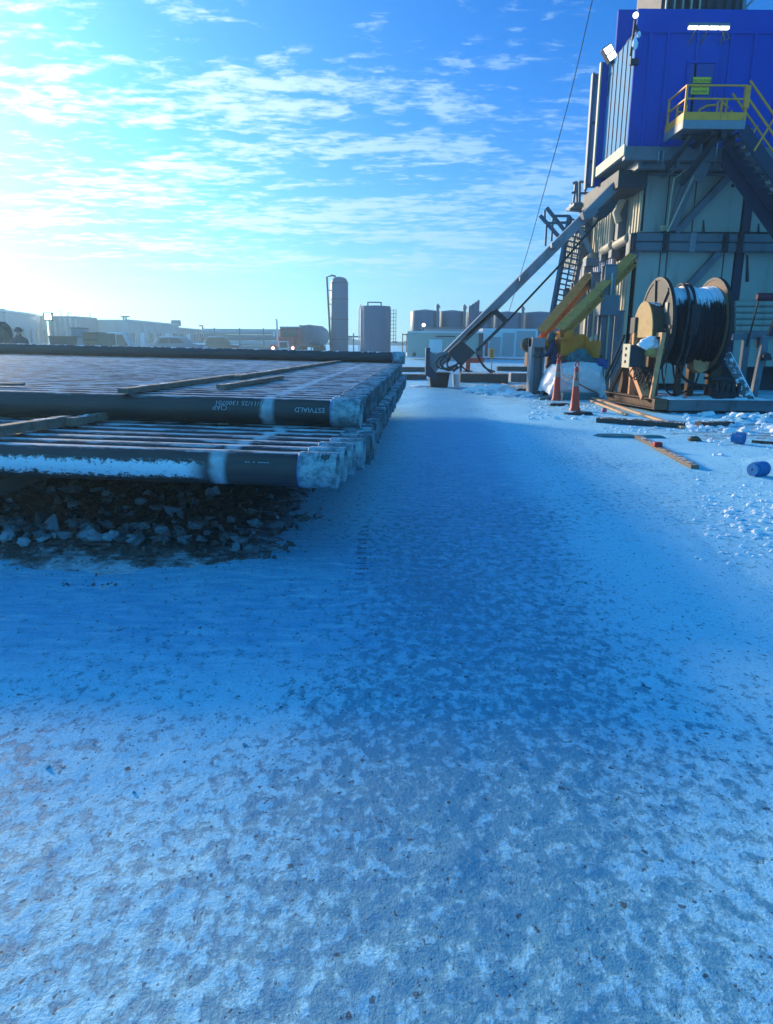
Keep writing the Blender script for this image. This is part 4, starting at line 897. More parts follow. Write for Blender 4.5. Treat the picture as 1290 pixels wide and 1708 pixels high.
# blue cabin
YC = 23.15; XC = U(1048, 240, YC).x; XC = (XC+U(1062, 55, YC).x)/2; zct = U(1120, 49, YC).z
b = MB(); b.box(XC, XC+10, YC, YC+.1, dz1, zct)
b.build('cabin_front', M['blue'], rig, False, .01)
b = MB(); zt2 = U(1120, 13.5, YC).z
for q in (1072, 1102, 1150, 1206, 1245, 1290, 1340): x = U(q+6, 140, YC).x-.03; b.box(x, x+.09, YC-.05, YC, dz1+.02, zct-.05)
b.box(XC-.02, XC+10, YC-.045, YC, zct-.10, zct-.0)
b.build('cladding_seam', M['blue'], rig, False, .015)
b = MB(); b.box(XC, XC+10, YC+.02, YC+.12, zct, zt2); b.build('parapet', M['blue'], rig, False, .01)
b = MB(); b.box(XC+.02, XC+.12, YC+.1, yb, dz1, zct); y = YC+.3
b.build('cabin_side', M['blue_lit'], rig)
b = MB(); y = YC+.35
while y < yb-.2: b.box(XC-.005, XC+.02, y, y+.03, dz1, zct); y += .45
b.build('side_seam', M['navy'], rig)
b = MB(); xa = U(1020, 150, yb).x-.03; zt3 = U(1035, 15, yb).z; b.box(xa+.08, XC+10, yb, yb+.15, dz1-.3, zt3); b.build('wind_wall', M['blue'], rig, False, .01)
b = MB(); za = U(1015, 103, yb).z; b.box(xa-.32, xa+.08, yb, yb+.12, dz1-.5, za); b.build('wind_wall_wing', M['blue'], rig, False, .01)
b = MB(); b.box(xa-.37, xa-.322, yb-.03, yb+.15, dz1-.5, za); b.build('lit_wall_edge', M['cream'], rig)  # cream strip for the sunlit wall edge, the light is in its colour
# door and notice
b = MB(); dY = YC-.05; q0 = U(1151, 105, dY); q1 = U(1199, 105, dY); b.box(q0.x, q1.x-.08, dY, dY+.05, dz1+.02, q0.z); dr = b.build('door', mat('cabin_door_blue', (.012, .045, .26), .5, 0, .1, 2), rig, False, .01)
b = MB(); b.box(q0.x-.06, q0.x, dY-.02, dY+.06, dz1, q0.z+.06); b.box(q1.x-.08, q1.x-.02, dY-.02, dY+.06, dz1, q0.z+.06); b.box(q0.x, q1.x-.08, dY-.02, dY+.06, q0.z, q0.z+.06); b.build('door_frame', M['blue'], rig, False, .01)
b = MB(); n0 = U(1157, 128, dY-.03); n1 = U(1184, 157, dY-.03); b.box(n0.x, n1.x, dY-.03, dY-.012, n1.z+.30, n0.z); b.box(n0.x-.03, n1.x-.03, dY-.03, dY-.012, n1.z, n1.z+.27); sg = b.build('yellow_notice', M['signyel'], rig); sg.parent = dr
for k, (tx, zz_, sz) in enumerate((('RIG FLOOR', n0.z-.13, .105), ('TIE LINE', n0.z-.25, .105), ('HARD HATS', n1.z+.16, .095), ('REQUIRED', n1.z+.04, .095))):
    vs, fs = text_pts(tx, sz); b = MB(); wx = max(p.x for p in vs); cx_ = (n0.x+n1.x)/2-wx/2-(.03 if k > 1 else 0)
    b.add([(p.x+cx_, dY-.036, p.y+zz_) for p in vs], fs); o = b.build('lettering', M['ink'], rig); o.parent = dr
bpy.context.view_layer.update()
# balcony
YB = 21.5; bl = U(1139, 214, YB); br_ = U(1244, 208, YB); z0 = bl.z; z1 = z0+.22; xl = bl.x; xr = br_.x
b = MB(); b.box(xl, xr, YB, YB+.08, z0, z1); b.box(xl, xl+.06, YB+.08, YD, z0, z1); b.box(xl+.06, xr, YB+.08, YD, z0+.08, z0+.14); b.build('balcony_floor', M['beam'], rig, False, .01)
b = MB(); b.box(xl, xr, YB+.01, YB+.04, z1+.003, z1+.2); b.box(xl+.005, xl+.035, YB+.04, YD, z1+.003, z1+.2); b.build('toe_board', M['rail'], rig)
zr = U(1146, 141, YB).z; zm = (zr+z1)/2+.1; s_ = .045
b = MB()
for z in (zr, zm): b.beam((xl+.03, YB+.03, z), (xr-.03, YB+.03, z), s_, s_); b.beam((xl+.03, YB+.05, z), (xl+.03, YD-.05, z), s_, s_)
b.build('guard_rail', M['rail'], rig, False, .008)
for (x, y) in ((xl+.03, YB+.03), (xr-.03, YB+.03), (xl+.03, YD-.1), (xr-.03, YD-.1)):
    b = MB(); b.beam((x, y, z1), (x, y, zr+.02), .055, .055); b.build('rail_post', M['rail'], rig, False, .008)
b = MB(); gx = xr-.95; gy = YB+.9
b.tube([(gx, gy, z1), (gx, gy, zr-.35), (gx+.2, gy, zr-.25), (gx+.45, gy, zr-.22)], .03, 8); b.tube([(gx+.15, gy, z1+.1), (gx+.15, gy, zr-.4)], .03, 8)
b.tube([(gx+.5, gy, z1+.2), (gx+.5, gy, zr-.15), (gx+.6, gy, zr-.1), (gx+.8, gy, zr-.3)], .03, 8); b.tube([(gx-.1, gy, z1), (gx+.1, gy, z1+.3), (gx+.6, gy, z1+.4), (gx+.9, gy, z1+.05)], .03, 8); b.tube([(gx+.6, gy, z1+.4), (gx+.62, gy, zr-.15)], .045, 8)
b.build('swing_gate', M['rail'], rig, True)
b = MB(); b.tube([(xl+.25, YD-.2, z1), (xl+.25, YD-.2, zr-.2), (xl+.5, YD-.2, zr-.15), (xl+.5, YD-.2, z1)], .035, 8); b.tube([(xl+.25, YD-.2, zm), (xl+.5, YD-.2, zm)], .03, 8); b.build('swing_gate', M['rail'], rig, True)
b = MB(); b.box(xr-.10, xr+.04, YB-.01, YB+.10, zr-.55, zr); b.build('gate_hinge_plate', M['rail'], rig, False, .01)
b = MB(); b.beam((xl+.2, YB+.6, z0-.06), (xr, YB+.6, z0-.06), .12, .14); b.beam((xl+.9, YB+.1, z0-.05), (xl+.9, YD+.1, z0-.1), .12, .14); b.beam((xr-.5, YB+.1, z0-.1), (xr-.5, YD+.1, z0-.1), .14, .2); b.beam((xr-.6, YB+.3, z0-.1), (xr-1.0, YD+.2, z0-1.1), .14, .14); b.beam((xl+.4, YB+.3, z0-.1), (xl+.2, YD+.05, z0-.7), .12, .12)
b.build('balcony_bracket', M['dark'], rig, False, .01)
b = MB()
for (x, y, l_) in ((xl-.12, YD-.05, .35), (xl-.05, YD-.05, .28), (xl+.02, YD-.05, .42), (xr-.6, YB+.5, .35), (xr-.5, YB+.5, .5), (xr-.9, YB+.6, .3)):
    b = MB(); b.tube([(x, y, z0-.25 if x < xl+1 else z0-.1), (x, y, (z0-.25 if x < xl+1 else z0-.1)-l_)], [.035, .004], 6); b.build('icicle', M['ice'], rig, True)
# stair going down to the right
sx0 = xr; sz0 = z1; dirs = Vector((1, 0, -1.10)).normalized(); LN = 8.6
b = MB()
for yy in (YB+.05, YB+1.05):
    b.beam((sx0-.05, yy, sz0-.2), Vector((sx0-.05, yy, sz0-.2))+dirs*LN, .07, .34, (0, 0, 1))
b.build('stair_stringer', M['navy'], rig, False, .01)
b = MB()
for k in range(34):
    c_ = Vector((sx0+.05, 0, sz0-.10))+dirs*(.12+k*.25); b.box(c_.x-.12, c_.x+.13, YB+.09, YB+1.01, c_.z-.02, c_.z+.02)
b.build('stair_tread', M['snowtop'], rig)
b = MB(); b.prism([(sx0-.05, YB+1.12, sz0+.02), Vector((sx0-.05, YB+1.12, sz0+.02))+dirs*LN, Vector((sx0-.05, YB+1.12, sz0-1.0))+dirs*LN, (sx0-.05, YB+1.12, sz0-.9)], (0, .04, 0)); b.build('stair_back_plate', M['navy'], rig)
b = MB()
for h_ in (.55, .98): b.beam(Vector((sx0, YB+.02, sz0+h_)), Vector((sx0, YB+.02, sz0+h_))+dirs*LN, .05, .05); b.beam(Vector((sx0, YB+1.05, sz0+h_)), Vector((sx0, YB+1.05, sz0+h_))+dirs*LN, .05, .05)
b.build('stair_rail', M['rail'], rig, False, .008)
for k in range(5):
    for yy in (YB+.02, YB+1.05):
        c_ = Vector((sx0, yy, sz0))+dirs*(.9+k*1.75); b = MB(); b.beam(c_+Vector((-.28, 0, -.1)), c_+Vector((.22, 0, .82)), .05, .05); b.build('stair_rail_post', M['rail'], rig, False, .008)
# lamps
p = U(1183, 45, YC-.5); q0 = U(1148, 45.5, YC-.45); q1 = U(1218, 44.5, YC-.45)
b = MB(); b.box(q0.x, q1.x, YC-.48, YC-.40, q0.z+.04, q0.z+.12)
for x in (q0.x+.25, q1.x-.05, (q0.x+q1.x)/2): b.beam((x, YC-.44, q0.z+.05), (x, YC, q0.z-.25), .04, .04)
hs = b.build('light_bar', M['steel'], rig, False, .01)
for k in range(4):
    x0 = q0.x+.02+k*(q1.x-q0.x)/4; b = MB(); b.box(x0, x0+(q1.x-q0.x)/4-.04, YC-.49, YC-.39, q0.z-.035, q0.z+.035); o = b.build('lit_tube', M['lamp'], rig, False, .01); o.parent = hs
b = MB(); b.tube([(q1.x-.15, YC-.3, q0.z), (q1.x, YC-.2, q0.z-.22), (q1.x+.2, YC-.05, q0.z-.12), (q1.x+.1, YC-.04, q0.z+.05)], .02, 6); b.build('lamp_cable', M['steel'], rig, True)
def lampbox(px, py, Y, w_, h_, tilt, snow_):
    c_ = U(px, py, Y); X_ = Vector((math.cos(tilt), 0, math.sin(tilt))); Z_ = Vector((-math.sin(tilt), 0, math.cos(tilt)))
    def bx_(hw, hh, y0, y1): return [c_+X_*a_*hw+Z_*d_*hh+Vector((0, y_, 0)) for d_ in (-1, 1) for (a_, y_) in ((-1, y0), (1, y0), (1, y1), (-1, y1))]
    b = MB(); b.hexa(bx_(w_, h_, 0, .25)); o = b.build('floodlight_body', M['dark'], rig, False, .02)
    for s2 in (-1, 1):
        b = MB(); cc = c_+Z_*(h_*.46*s2); b.hexa([cc+X_*a_*w_*.82+Z_*d_*h_*.38+Vector((0, y_, 0)) for d_ in (-1, 1) for (a_, y_) in ((-1, -.02), (1, -.02), (1, .01), (-1, .01))]); l_ = b.build('lit_lens', M['lamp'], rig); l_.parent = o
    return c_
bpy.context.view_layer.update()
c_ = lampbox(1018.5, 87.5, yb-.6, .16, .24, rad(35), 0)
b = MB(); b.tube([c_+Vector((.1, .1, -.2)), c_+Vector((.22, .15, -.45)), c_+Vector((.9, .1, -.55))], .05, 8); b.lathe(c_+Vector((.85, -.1, -.5)), (0, 1, 0), [(0, .01), (0, .16), (.3, .16), (.3, .01)], 12); b.build('floodlight_bracket', M['dark'], rig, True)
b = MB(); pts = []
for k in range(46):
    a_ = k*.62; r_ = .25+.10*math.sin(k*1.3); pts.append(c_+Vector((.95+r_*math.cos(a_)*.9, -.12+.01*k*.3, -.42+r_*math.sin(a_)*1.1)))
b.tube(pts, .014, 5); b.tube([pts[-1], U(1046, 70, YC+1), U(1056, 60, YC+.3), U(1061, 45, YC-.1)], .018, 5); b.tube([c_+Vector((.2, 0, -.5)), U(1017, 125, yb-.3), U(1014, 160, yb-.2)], .014, 5); b.tube([c_+Vector((.8, 0, -.5)), U(1022, 140, yb-.3)], .014, 5); b.build('tangled_cable', M['black'], rig, True)
p = U(1060, 33, YC-.2); b = MB(); b.beam(p+Vector((0, 0, -.0)), p+Vector((-.05, 0, -.9)), .06, .06); b.beam(p+Vector((0, 0, -.1)), p+Vector((.3, .3, -.35)), .05, .05); b.box(p.x-.02, p.x+.22, YC-.15, YC-.02, p.z-1.1, p.z-.95); b.build('lamp_arm', M['dark'], rig)
b = MB(); b.lathe(p+Vector((0, 0, .12)), (-.2, -.9, -.3), [(0, .01), (.0, .05), (.05, .08), (.1, .01)], 10); b.build('small_lamp', M['lamp'], rig, True)
b = MB(); lump(b, p+Vector((.03, -.05, -.62)), .09, .09, .15, 3, .4, 2, False); lump(b, p+Vector((.12, -.05, -.38)), .06, .06, .08, 5, .4, 2, False); b.build('snow_clump', M['snow'], rig, True)
# mast foot and fins above
b = MB(); q0 = U(1064, 10, 28.9); q1 = U(1238, 10, 26.5); b.box(q0.x, q1.x, 26.5, 29, zt3-1, zt3+5.5)
x = q0.x
k = 0
while x < q1.x: b.box(x, x+.14, 26.38, 26.5, zt3-1, zt3+5.5); x += .30
b.build('ribbed_mast_housing', M['dark'], rig)
b = MB()
for k in range(5): x = q0.x+.1+k*.27; b.beam((x, 26.2, zt3-.5), (x, 26.2, zt3+4), .04, .08)
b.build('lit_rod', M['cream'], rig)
b = MB(); a = U(1243, 10, 26.5)
for x in (a.x, a.x+1.3, a.x+2.6): b.beam((x, 26.5, zt3-1), (x-.2, 26.5, zt3+5.5), .12, .12)
for k in range(5): b.beam((a.x, 26.5, zt3-1+k*1.3), (a.x+1.3, 26.5, zt3+.3+k*1.3), .07, .07); b.beam((a.x+1.3, 26.5, zt3-1+k*1.3), (a.x, 26.5, zt3+.3+k*1.3), .07, .07); b.beam((a.x+1.3, 26.5, zt3+.3+k*1.3), (a.x+2.6, 26.5, zt3-1+k*1.3), .07, .07)
b.build('mast_truss', M['beam'], rig)
# grey wind wall left of the cabin
Yg = 28; a0 = U(989, 122, Yg); a1 = U(1040, 122, Yg); zg = U(985, 312, Yg).z; xg = U(984, 220, Yg).x
b = MB(); b.box(xg, a1.x+.5, Yg, Yg+.12, zg, a0.z-.1); b.build('grey_wind_wall', M['greypanel'], rig, False, .01)
b = MB(); b.box(xg-.05, xg+.04, Yg-.1, Yg+.15, zg-.1, a0.z); b.box(xg, a1.x, Yg-.06, Yg, a0.z-.14, a0.z-.02); b.box(xg+.22, xg+.28, Yg-.05, Yg, zg, a0.z-.15)
for py_ in (205, 270, 309): z = U(1000, py_, Yg).z; b.box(xg, a1.x, Yg-.06, Yg, z-.05, z+.05)
b.build('wall_frame', M['steel'], rig, False, .01)
# landing with railing and the ladder stair under it
Yl = 28.6
b = MB(); b.beam(U(951, 345, Yl), U(1012, 345, Yl), 1.2, .12); b.prism(P4((953, 338, Yl), (966, 338, Yl), (985, 345, Yl), (975, 352, Yl), (951, 350, Yl)), (0, .3, 0)); b.slab(967, 345, 992, 375, Yl+.2, .1); b.build('landing_floor', M['steel'], rig, False, .01)
b = MB()
for q in (956, 962.5, 967, 976): b.tube(P4((q, 344, Yl), (q+.8 if q > 960 else q+5, 303, Yl)), .045, 6)
for y in (303, 322, 340): b.tube(P4((966, y, Yl), (1000, y, Yl)), .045, 6)
b.tube(P4((956, 306, Yl), (962.5, 303, Yl)), .045, 6); b.tube(P4((954, 322, Yl), (962.5, 318, Yl)), .04, 6)
for k in range(5): b.tube(P4((985+k*3.2, 340, Yl+.2), (986+k*3.2, 318, Yl+.2)), .03, 6)
b.build('landing_rail', M['steel'], rig, True)
l0 = U(951, 361, Yl); l1 = U(920, 531, Yl-.9); r0 = U(981, 372, Yl); r1 = U(948, 540, Yl-.9)
b = MB(); b.beam(l0, l1, .13, .24, (0, 0, 1)); b.beam(r0, r1, .08, .2, (0, 0, 1)); b.build('ladder_stringer', M['tank'], rig, False, .01)
b = MB()
for k in range(19): f = (k+.4)/19; b.beam(l0.lerp(l1, f), r0.lerp(r1, f)+Vector((0, 0, .06)), .2, .035)
b.build('ladder_tread', M['tank'], rig)
b = MB(); o_ = Vector((-.18, -.1, 0)); b.tube([r0+o_, r1+o_], .03, 6); b.tube([r0+o_*2.3, r1+o_*2.3], .03, 6)
for k in range(12): f = k/12; b.tube([r0.lerp(r1, f)+o_, r0.lerp(r1, f)+o_*2.3], .018, 5)
b.build('ladder_side_truss', M['tank'], rig)
b = MB(); b.beam(U(966, 376, Yl-.2), U(988, 424, Yl-.6), .12, .16); b.build('landing_strut', M['beam'], rig)
b = MB()
for (p, q) in (((912, 346, Yl), (944, 387, Yl)), ((901, 359, Yl), (932, 394, Yl))): b.beam(U(*p), U(*q), .10, .13)
for (p, q) in (((923, 360, Yl), (950, 360, Yl)), ((913, 372, Yl), (948, 371, Yl)), ((912, 372, Yl), (910, 410, Yl)), ((923, 362, Yl), (920, 402, Yl)), ((909, 350, Yl), (909, 366, Yl))): b.beam(U(*p), U(*q), .07, .09)
b.build('outrigger_frame', M['tank'], rig)
# ------------------------------------------------------------------ slanting beam (a thing of its own, it stands on its foot and leans on the rig)
YA = 24.0
foot = G(738, 640); t = thing('slanting_beam', (foot.x, YA, 0), 'long light grey box beam slanting from a black tub on the snow up to the rig', 'boom')
A_ = U(741, 596, YA); B_ = U(1062, 275, YA+.3)
b = MB(); b.beam(A_, B_, .27, .29, (0, -1, .0001) if False else (0, 0, 1)); b.build('main_beam', M['beam'], t, False, .015)
b = MB(); b.prism(P4((711, 581, YA-.1), (716.5, 580, YA-.1), (718, 586, YA-.1), (726, 590, YA-.1), (739, 586, YA-.1), (752, 592, YA-.1), (726, 622, YA-.1), (718, 616, YA-.1), (711, 606, YA-.1)), (0, .5, 0)); b.build('foot_gusset', M['beam'], t, False, .01)
b = MB(); b.slab(710.5, 580, 717.5, 612, YA-.35, .25); b.prism(P4((710, 610, YA-.3), (718, 610, YA-.3), (731, 628, YA-.3), (726, 634, YA-.3), (710, 626, YA-.3)), (0, .3, 0)); b.build('foot_plate', M['navy'], t, False, .01)
b = MB(); b.prism(P4((868, 461, YA-.22), (882, 452, YA-.22), (882, 459, YA-.22), (873, 468, YA-.22), (867, 469, YA-.22)), (0, .4, 0)); b.prism(P4((921, 405, YA-.22), (938, 398, YA-.22), (936, 403, YA-.22), (927, 415, YA-.22), (921, 413, YA-.22)), (0, .4, 0)); b.prism(P4((972, 353, YA-.3), (992, 346, YA-.3), (1000, 352, YA-.3), (990, 362, YA-.3), (975, 366, YA-.3)), (0, .4, 0))
b.prism(P4((818, 517, YA-.22), (829, 508, YA-.22), (827, 519, YA-.22), (819, 521, YA-.22)), (0, .3, 0)); b.build('hook_bracket', M['steel'], t, False, .01)
b = MB(); b.prism(P4((995, 352, YA-.1), (1025, 330, YA-.1), (1028, 345, YA-.1), (1012, 362, YA-.1), (1000, 364, YA-.1)), (0, .6, 0)); b.build('head_block', M['dark'], t, False, .02)
YF = YA-.5
b = MB(); b.prism(P4((748, 587, YF), (770, 567, YF), (794, 588, YF), (770, 611, YF)), (0, .5, 0)); b.build('control_box', M['dark'], t, False, .02)
b = MB()
for (p, q) in (((770, 569), (823, 519)), ((823, 519), (843, 538)), ((826, 516), (846, 535)), ((843, 538), (795, 585)), ((778, 560), (820, 521))): b.beam(U(*p, YF), U(*q, YF), .10, .09)
b.build('hanging_frame', M['dark'], t)
b = MB()
for k in range(22): f = k/21; p = U(778+f*46, 564-f*44, YF+.1); q = U(780+f*40, 570-f*38, YF+.1); b.tube([p, p+Vector((.06, 0, -.06))], .02, 5)
b.build('hanging_bolt', M['dark'], t)
b = MB()
hoses = [((748, 590), (733, 598), (728, 608), (738, 615), (755, 611), (765, 606)), ((745, 594), (735, 604), (742, 616), (758, 612), (768, 600)), ((750, 592), (745, 602), (738, 610), (750, 618), (760, 609)), ((752, 596), (746, 608), (756, 617), (764, 610)), ((768, 608), (776, 616), (782, 620)), ((772, 608), (760, 617), (756, 620)), ((795, 586), (800, 600), (815, 618), (822, 622)), ((796, 590), (808, 612), (826, 620))]
from mathutils import geometry
def smooth(pts, n=6):
    out = []; P_ = [pts[0]]+list(pts)+[pts[-1]]
    for i in range(1, len(P_)-2):
        for k in range(n):
            t_ = k/n; a_, b_, c_, d_ = P_[i-1], P_[i], P_[i+1], P_[i+2]
            out.append(.5*((2*b_)+(c_-a_)*t_+(2*a_-5*b_+4*c_-d_)*t_*t_+(3*b_-a_-3*c_+d_)*t_**3))
    out.append(P_[-2]); return out
for h_ in hoses: b.tube(smooth([U(*p, YF+.1) for p in h_]), .028, 6)
b.build('hose', M['black'], t, True)
b = MB(); b.slab(767, 610, 771, 621, YF+.2, .1); b.build('box_post', M['steel'], t)
b = MB(); b.tube([U(845, 537, YF), U(938, 438, YF+.2), U(1012, 352, YF+.5)], .035, 6); b.build('stay_cable', M['black'], t)
# guy wire
t = thing('guy_wire', (3, 60, 0), 'thin dark guy wire crossing the sky left of the blue cabin', 'guy wire')
b = MB(); b.tube(smooth([U(993, -20, 34), U(950, 165, 40), U(905, 330, 46), U(880, 420, 52), U(846, 530, 60)]), .022, 5); b.build('wire', M['black'], t)
# black tub at the foot and other blocks on the ground
def gbox(name, label, cat, px0, px1, pyb, pyt, dep, m, bev=.02, grp=None, zb=0.):
    p = G(px0, pyb, zb); q = G(px1, pyb, zb); Y = p.y; z1_ = U(px0, pyt, Y).z; b_ = MB(); b_.box(p.x, U(px1, pyb, Y).x, Y, Y+dep, zb-.01, z1_)
    return tag(b_.build(name, M[m], None, False, bev, (p.x, Y, 0)), label, cat, grp)
b = MB(); p = G(716, 646); q = U(750, 646, p.y); z1_ = U(733, 624, p.y).z; w_ = q.x-p.x
b.hexa([(p.x+.06, p.y+.06, 0), (q.x-.06, p.y+.06, 0), (q.x-.06, p.y+.8, 0), (p.x+.06, p.y+.8, 0), (p.x, p.y, z1_), (q.x, p.y, z1_), (q.x, p.y+.86, z1_), (p.x, p.y+.86, z1_)]); b.box(p.x-.03, q.x+.03, p.y-.03, p.y+.9, z1_, z1_+.05)
tag(b.build('plastic_tub', M['black'], None, False, .03, (p.x, p.y, 0)), 'black tapered tub standing on the snow under the foot of the slanting beam', 'tub')
b = MB(); p = G(761, 644); b.lathe((p.x, p.y, 0), (0, 0, 1), [(0, .01), (0, .11), (.40, .135), (.42, .14), (.42, .125), (.03, .10), (.03, .01)], 20); b.lathe((p.x, p.y, .12), (0, 0, 1), [(0, .119), (0, .13), (.02, .13), (.02, .119)], 20)
tag(b.build('bucket', M['white'], None, True, 0, (p.x, p.y, 0)), 'pale grey bucket beside the black tub', 'bucket')
gbox('timber_mat', 'dark steel beam lying across the snow between pipe stack and black tub, the nearer one', 'beam', 662, 712, 633, 624, .6, 'timber')
gbox('timber_mat', 'thin dark beam lying behind the first one near the pipe stack corner', 'beam', 664, 712, 620, 612, .5, 'timber')
gbox('timber_mat', 'long dark beam right of the bucket with snow on top', 'beam', 768, 848, 638, 623, .8, 'timber', .02)
gbox('timber_mat', 'slim dark beam lying farther back, left of the pale foot post', 'beam', 830, 883, 619, 611, .4, 'timber')
gbox('steel_frame', 'low steel frame on the snow in front of the pale foot post', 'frame', 852, 912, 637, 622, .5, 'snowtop')
gbox('timber_mat', 'dirty flat mat beside the low steel frame', 'mat', 845, 925, 652, 648, 1.2, 'timber', .01)
for (a_, b_, lab) in (((838, 640), (900, 655), 'broken pale batten on the dirty ground near the low frame'), ((870, 642), (930, 657), 'darker batten beside the broken pale one'), ((820, 622), (875, 630), 'thin pole lying on the snow behind the long dark beam')):
    board(G(*a_, .04), G(*b_, .04), .07, .05, lab, 'wood', seed=40, sub=6)
# heap of snow in front of the dark beam
for (px, py, sx, sy, sz, lab) in ((822, 655, .75, .5, .26, 'low heap of clean snow in front of the long dark beam'), (858, 660, .5, .35, .14, 'small snow heap right of the larger one near the dirty mat'), (700, 645, .4, .3, .06, 'flat patch of snow by the corner of the pipe stack')):
    p = G(px, py); b = MB(); lump(b, (p.x, p.y, -.02), sx, sy, sz, px, .55, 4, True, 2.6); tag(b.build('snow_heap', M['snow'], None, True, 0, (p.x, p.y, 0)), lab, 'snow heap')
#PART5
# ------------------------------------------------------------------ hose reel on its skid
Yr = 17.55; Lc = U(1104, 543, Yr); Rc = U(1196, 544, Yr); R_ = 1.10; sk = G(1108, 690)
t = thing('hose_reel', (7.3, Yr, 0), 'huge reel of wound black hose, snow on top, on a steel skid before the rig', 'hose reel')
zc_ = Lc.z; xl_ = Lc.x-.14; xr_ = Rc.x-.17
b = MB(); b.lathe((xl_, Yr, zc_), (1, 0, 0), [(-.012, .12), (-.012, R_-.06), (.012, R_-.06), (.012, .12)], 56); b.build('flange_disc', mat('worn_flange', (.12, .10, .08), .7, 0, .3, 4, (.10, .07, .05), .5), t, True)
b = MB(); b.lathe((xl_, Yr, zc_), (1, 0, 0), [(-.03, R_-.07), (-.03, R_), (.05, R_), (.05, R_-.07), (-.03, R_-.07)], 56); b.build('flange_rim', M['black'], t, True)
for k in range(7):
    a_ = k*2*math.pi/7+.18; b = MB(); b.beam((xl_-.03, Yr+math.sin(a_)*.15, zc_+math.cos(a_)*.15), (xl_-.03, Yr+math.sin(a_)*(R_-.05), zc_+math.cos(a_)*(R_-.05)), .075, .05, (1, 0, 0)); b.build('flange_spoke', M['black'], t)
b = MB(); b.lathe((xr_, Yr, zc_), (1, 0, 0), [(-.02, .12), (-.02, R_-.05), (.02, R_-.05), (.02, .12)], 56); b.build('flange_disc', mat('brown_flange', (.22, .13, .07), .7, 0, .3, 4, (.12, .07, .05), .5), t, True)
b = MB(); b.lathe((xr_, Yr, zc_), (1, 0, 0), [(-.03, R_-.06), (-.03, R_), (.06, R_), (.06, R_-.06), (-.03, R_-.06)], 56); b.build('flange_rim', M['black'], t, True)
b = MB(); b.slab(1117.5, 509, 1121, 522, Yr-.95, .01); pl_ = MB(); pl_.box(xl_-.045, xl_-.035, Yr-.75, Yr-.60, zc_+.28, zc_+.50); pl_.build('tag_plate', M['cream'], t)
prof = [(.05, .10)]; n_ = 26; w_ = (xr_-xl_-.07)/n_; rh = w_/2
for k in range(n_):
    base = .84+(.05 if 9 < k < 15 else 0)+.012*math.sin(k*2.1)+(.03 if k > 20 else 0)
    for j in range(7):
        a_ = math.pi*j/6; prof.append((.05+w_*(k+.5)-math.cos(a_)*rh, base+math.sin(a_)*rh))
prof.append((xr_-xl_-.02, .10))
b = MB(); b.lathe((xl_, Yr, zc_), (1, 0, 0), prof, 90); h_ = b.build('wound_hose', M['hose'], t, True, 0, (xl_, Yr, zc_))
b = MB(); xm = xl_+(xr_-xl_)*.42
def ring(x0, x1, a0, a1, r_=.945, n=30): return [Vector((x0+(x1-x0)*i/n, Yr-math.sin(a0+(a1-a0)*i/n)*r_, zc_+math.cos(a0+(a1-a0)*i/n)*r_)) for i in range(n+1)]
b.tube(ring(xm+.02, xm-.20, -.5, 1.75), .034, 8); b.tube(ring(xm+.13, xm-.05, -.5, 1.8), .034, 8)
e1 = ring(xm+.02, xm-.20, -.5, 1.75)[-1]; e2 = ring(xm+.13, xm-.05, -.5, 1.8)[-1]
b.tube(smooth([e1, e1+Vector((-.03, .0, -.4)), e1+Vector((-.02, .15, -.8)), e1+Vector((.35, .3, -1.12)), e1+Vector((.8, .2, -1.2))]), .034, 8); b.tube(smooth([e2, e2+Vector((-.05, 0, -.4)), e2+Vector((-.10, .1, -.85)), e2+Vector((-.12, .2, -1.1))]), .034, 8)
p = Vector((xl_+.12, Yr-.3, zc_-.8)); b.tube(smooth([p, p+Vector((.02, -.1, -.4)), p+Vector((.22, 0, -.75)), p+Vector((.5, .1, -.80)), p+Vector((.9, .2, -.60)), p+Vector((1.0, .2, -.2))]), .022, 8)
b.tube(smooth([p+Vector((.25, 0, 0)), p+Vector((.3, -.1, -.4)), p+Vector((.5, -.1, -.7)), p+Vector((.3, -.1, -.85))]), .022, 8)
for k in range(4): b.tube(ring(xm-.05+.05*k, xm-.10+.05*k, 1.1, 1.8), .034, 8)
b.build('loose_hose', M['black'], t, True)
b = MB(); b.lathe((xl_-.25, Yr, zc_), (1, 0, 0), [(0, .01), (0, .13), (xr_-xl_+.5, .13), (xr_-xl_+.5, .01)], 20); b.build('axle', M['steel'], t, True)
# drive housing: an arch on its side
hx = U(1071, 553, Yr).x; hz = U(1070, 556, Yr).z; hr = .74
b = MB(); pr_ = [Vector((hx, Yr-math.cos(math.pi*k/28)*hr*.93, hz+math.sin(math.pi*k/28)*hr)) for k in range(29)]; pr_ = [Vector((hx, Yr-hr*.93, hz-.1))]+pr_+[Vector((hx, Yr+hr*.93, hz-.1))]
b.prism(pr_, (.03, 0, 0)); b.build('housing_face', mat('orange_tan_plate', (.44, .28, .10), .7, 0, .3, 6, (.22, .12, .05), .7, (1, 1, 1)), t, False, .01)
b = MB(); b.prism([Vector((p_.x+.03, Yr+(p_.y-Yr)*.97, p_.z-.02)) for p_ in pr_], (.42, 0, 0)); b.build('housing_drum', mat('rusty_drum_with_snow', (.10, .055, .035), .8, 0, .4, 6, (.04, .03, .02), .5, (1, 1, 1), snow=.28), t, False, .02)
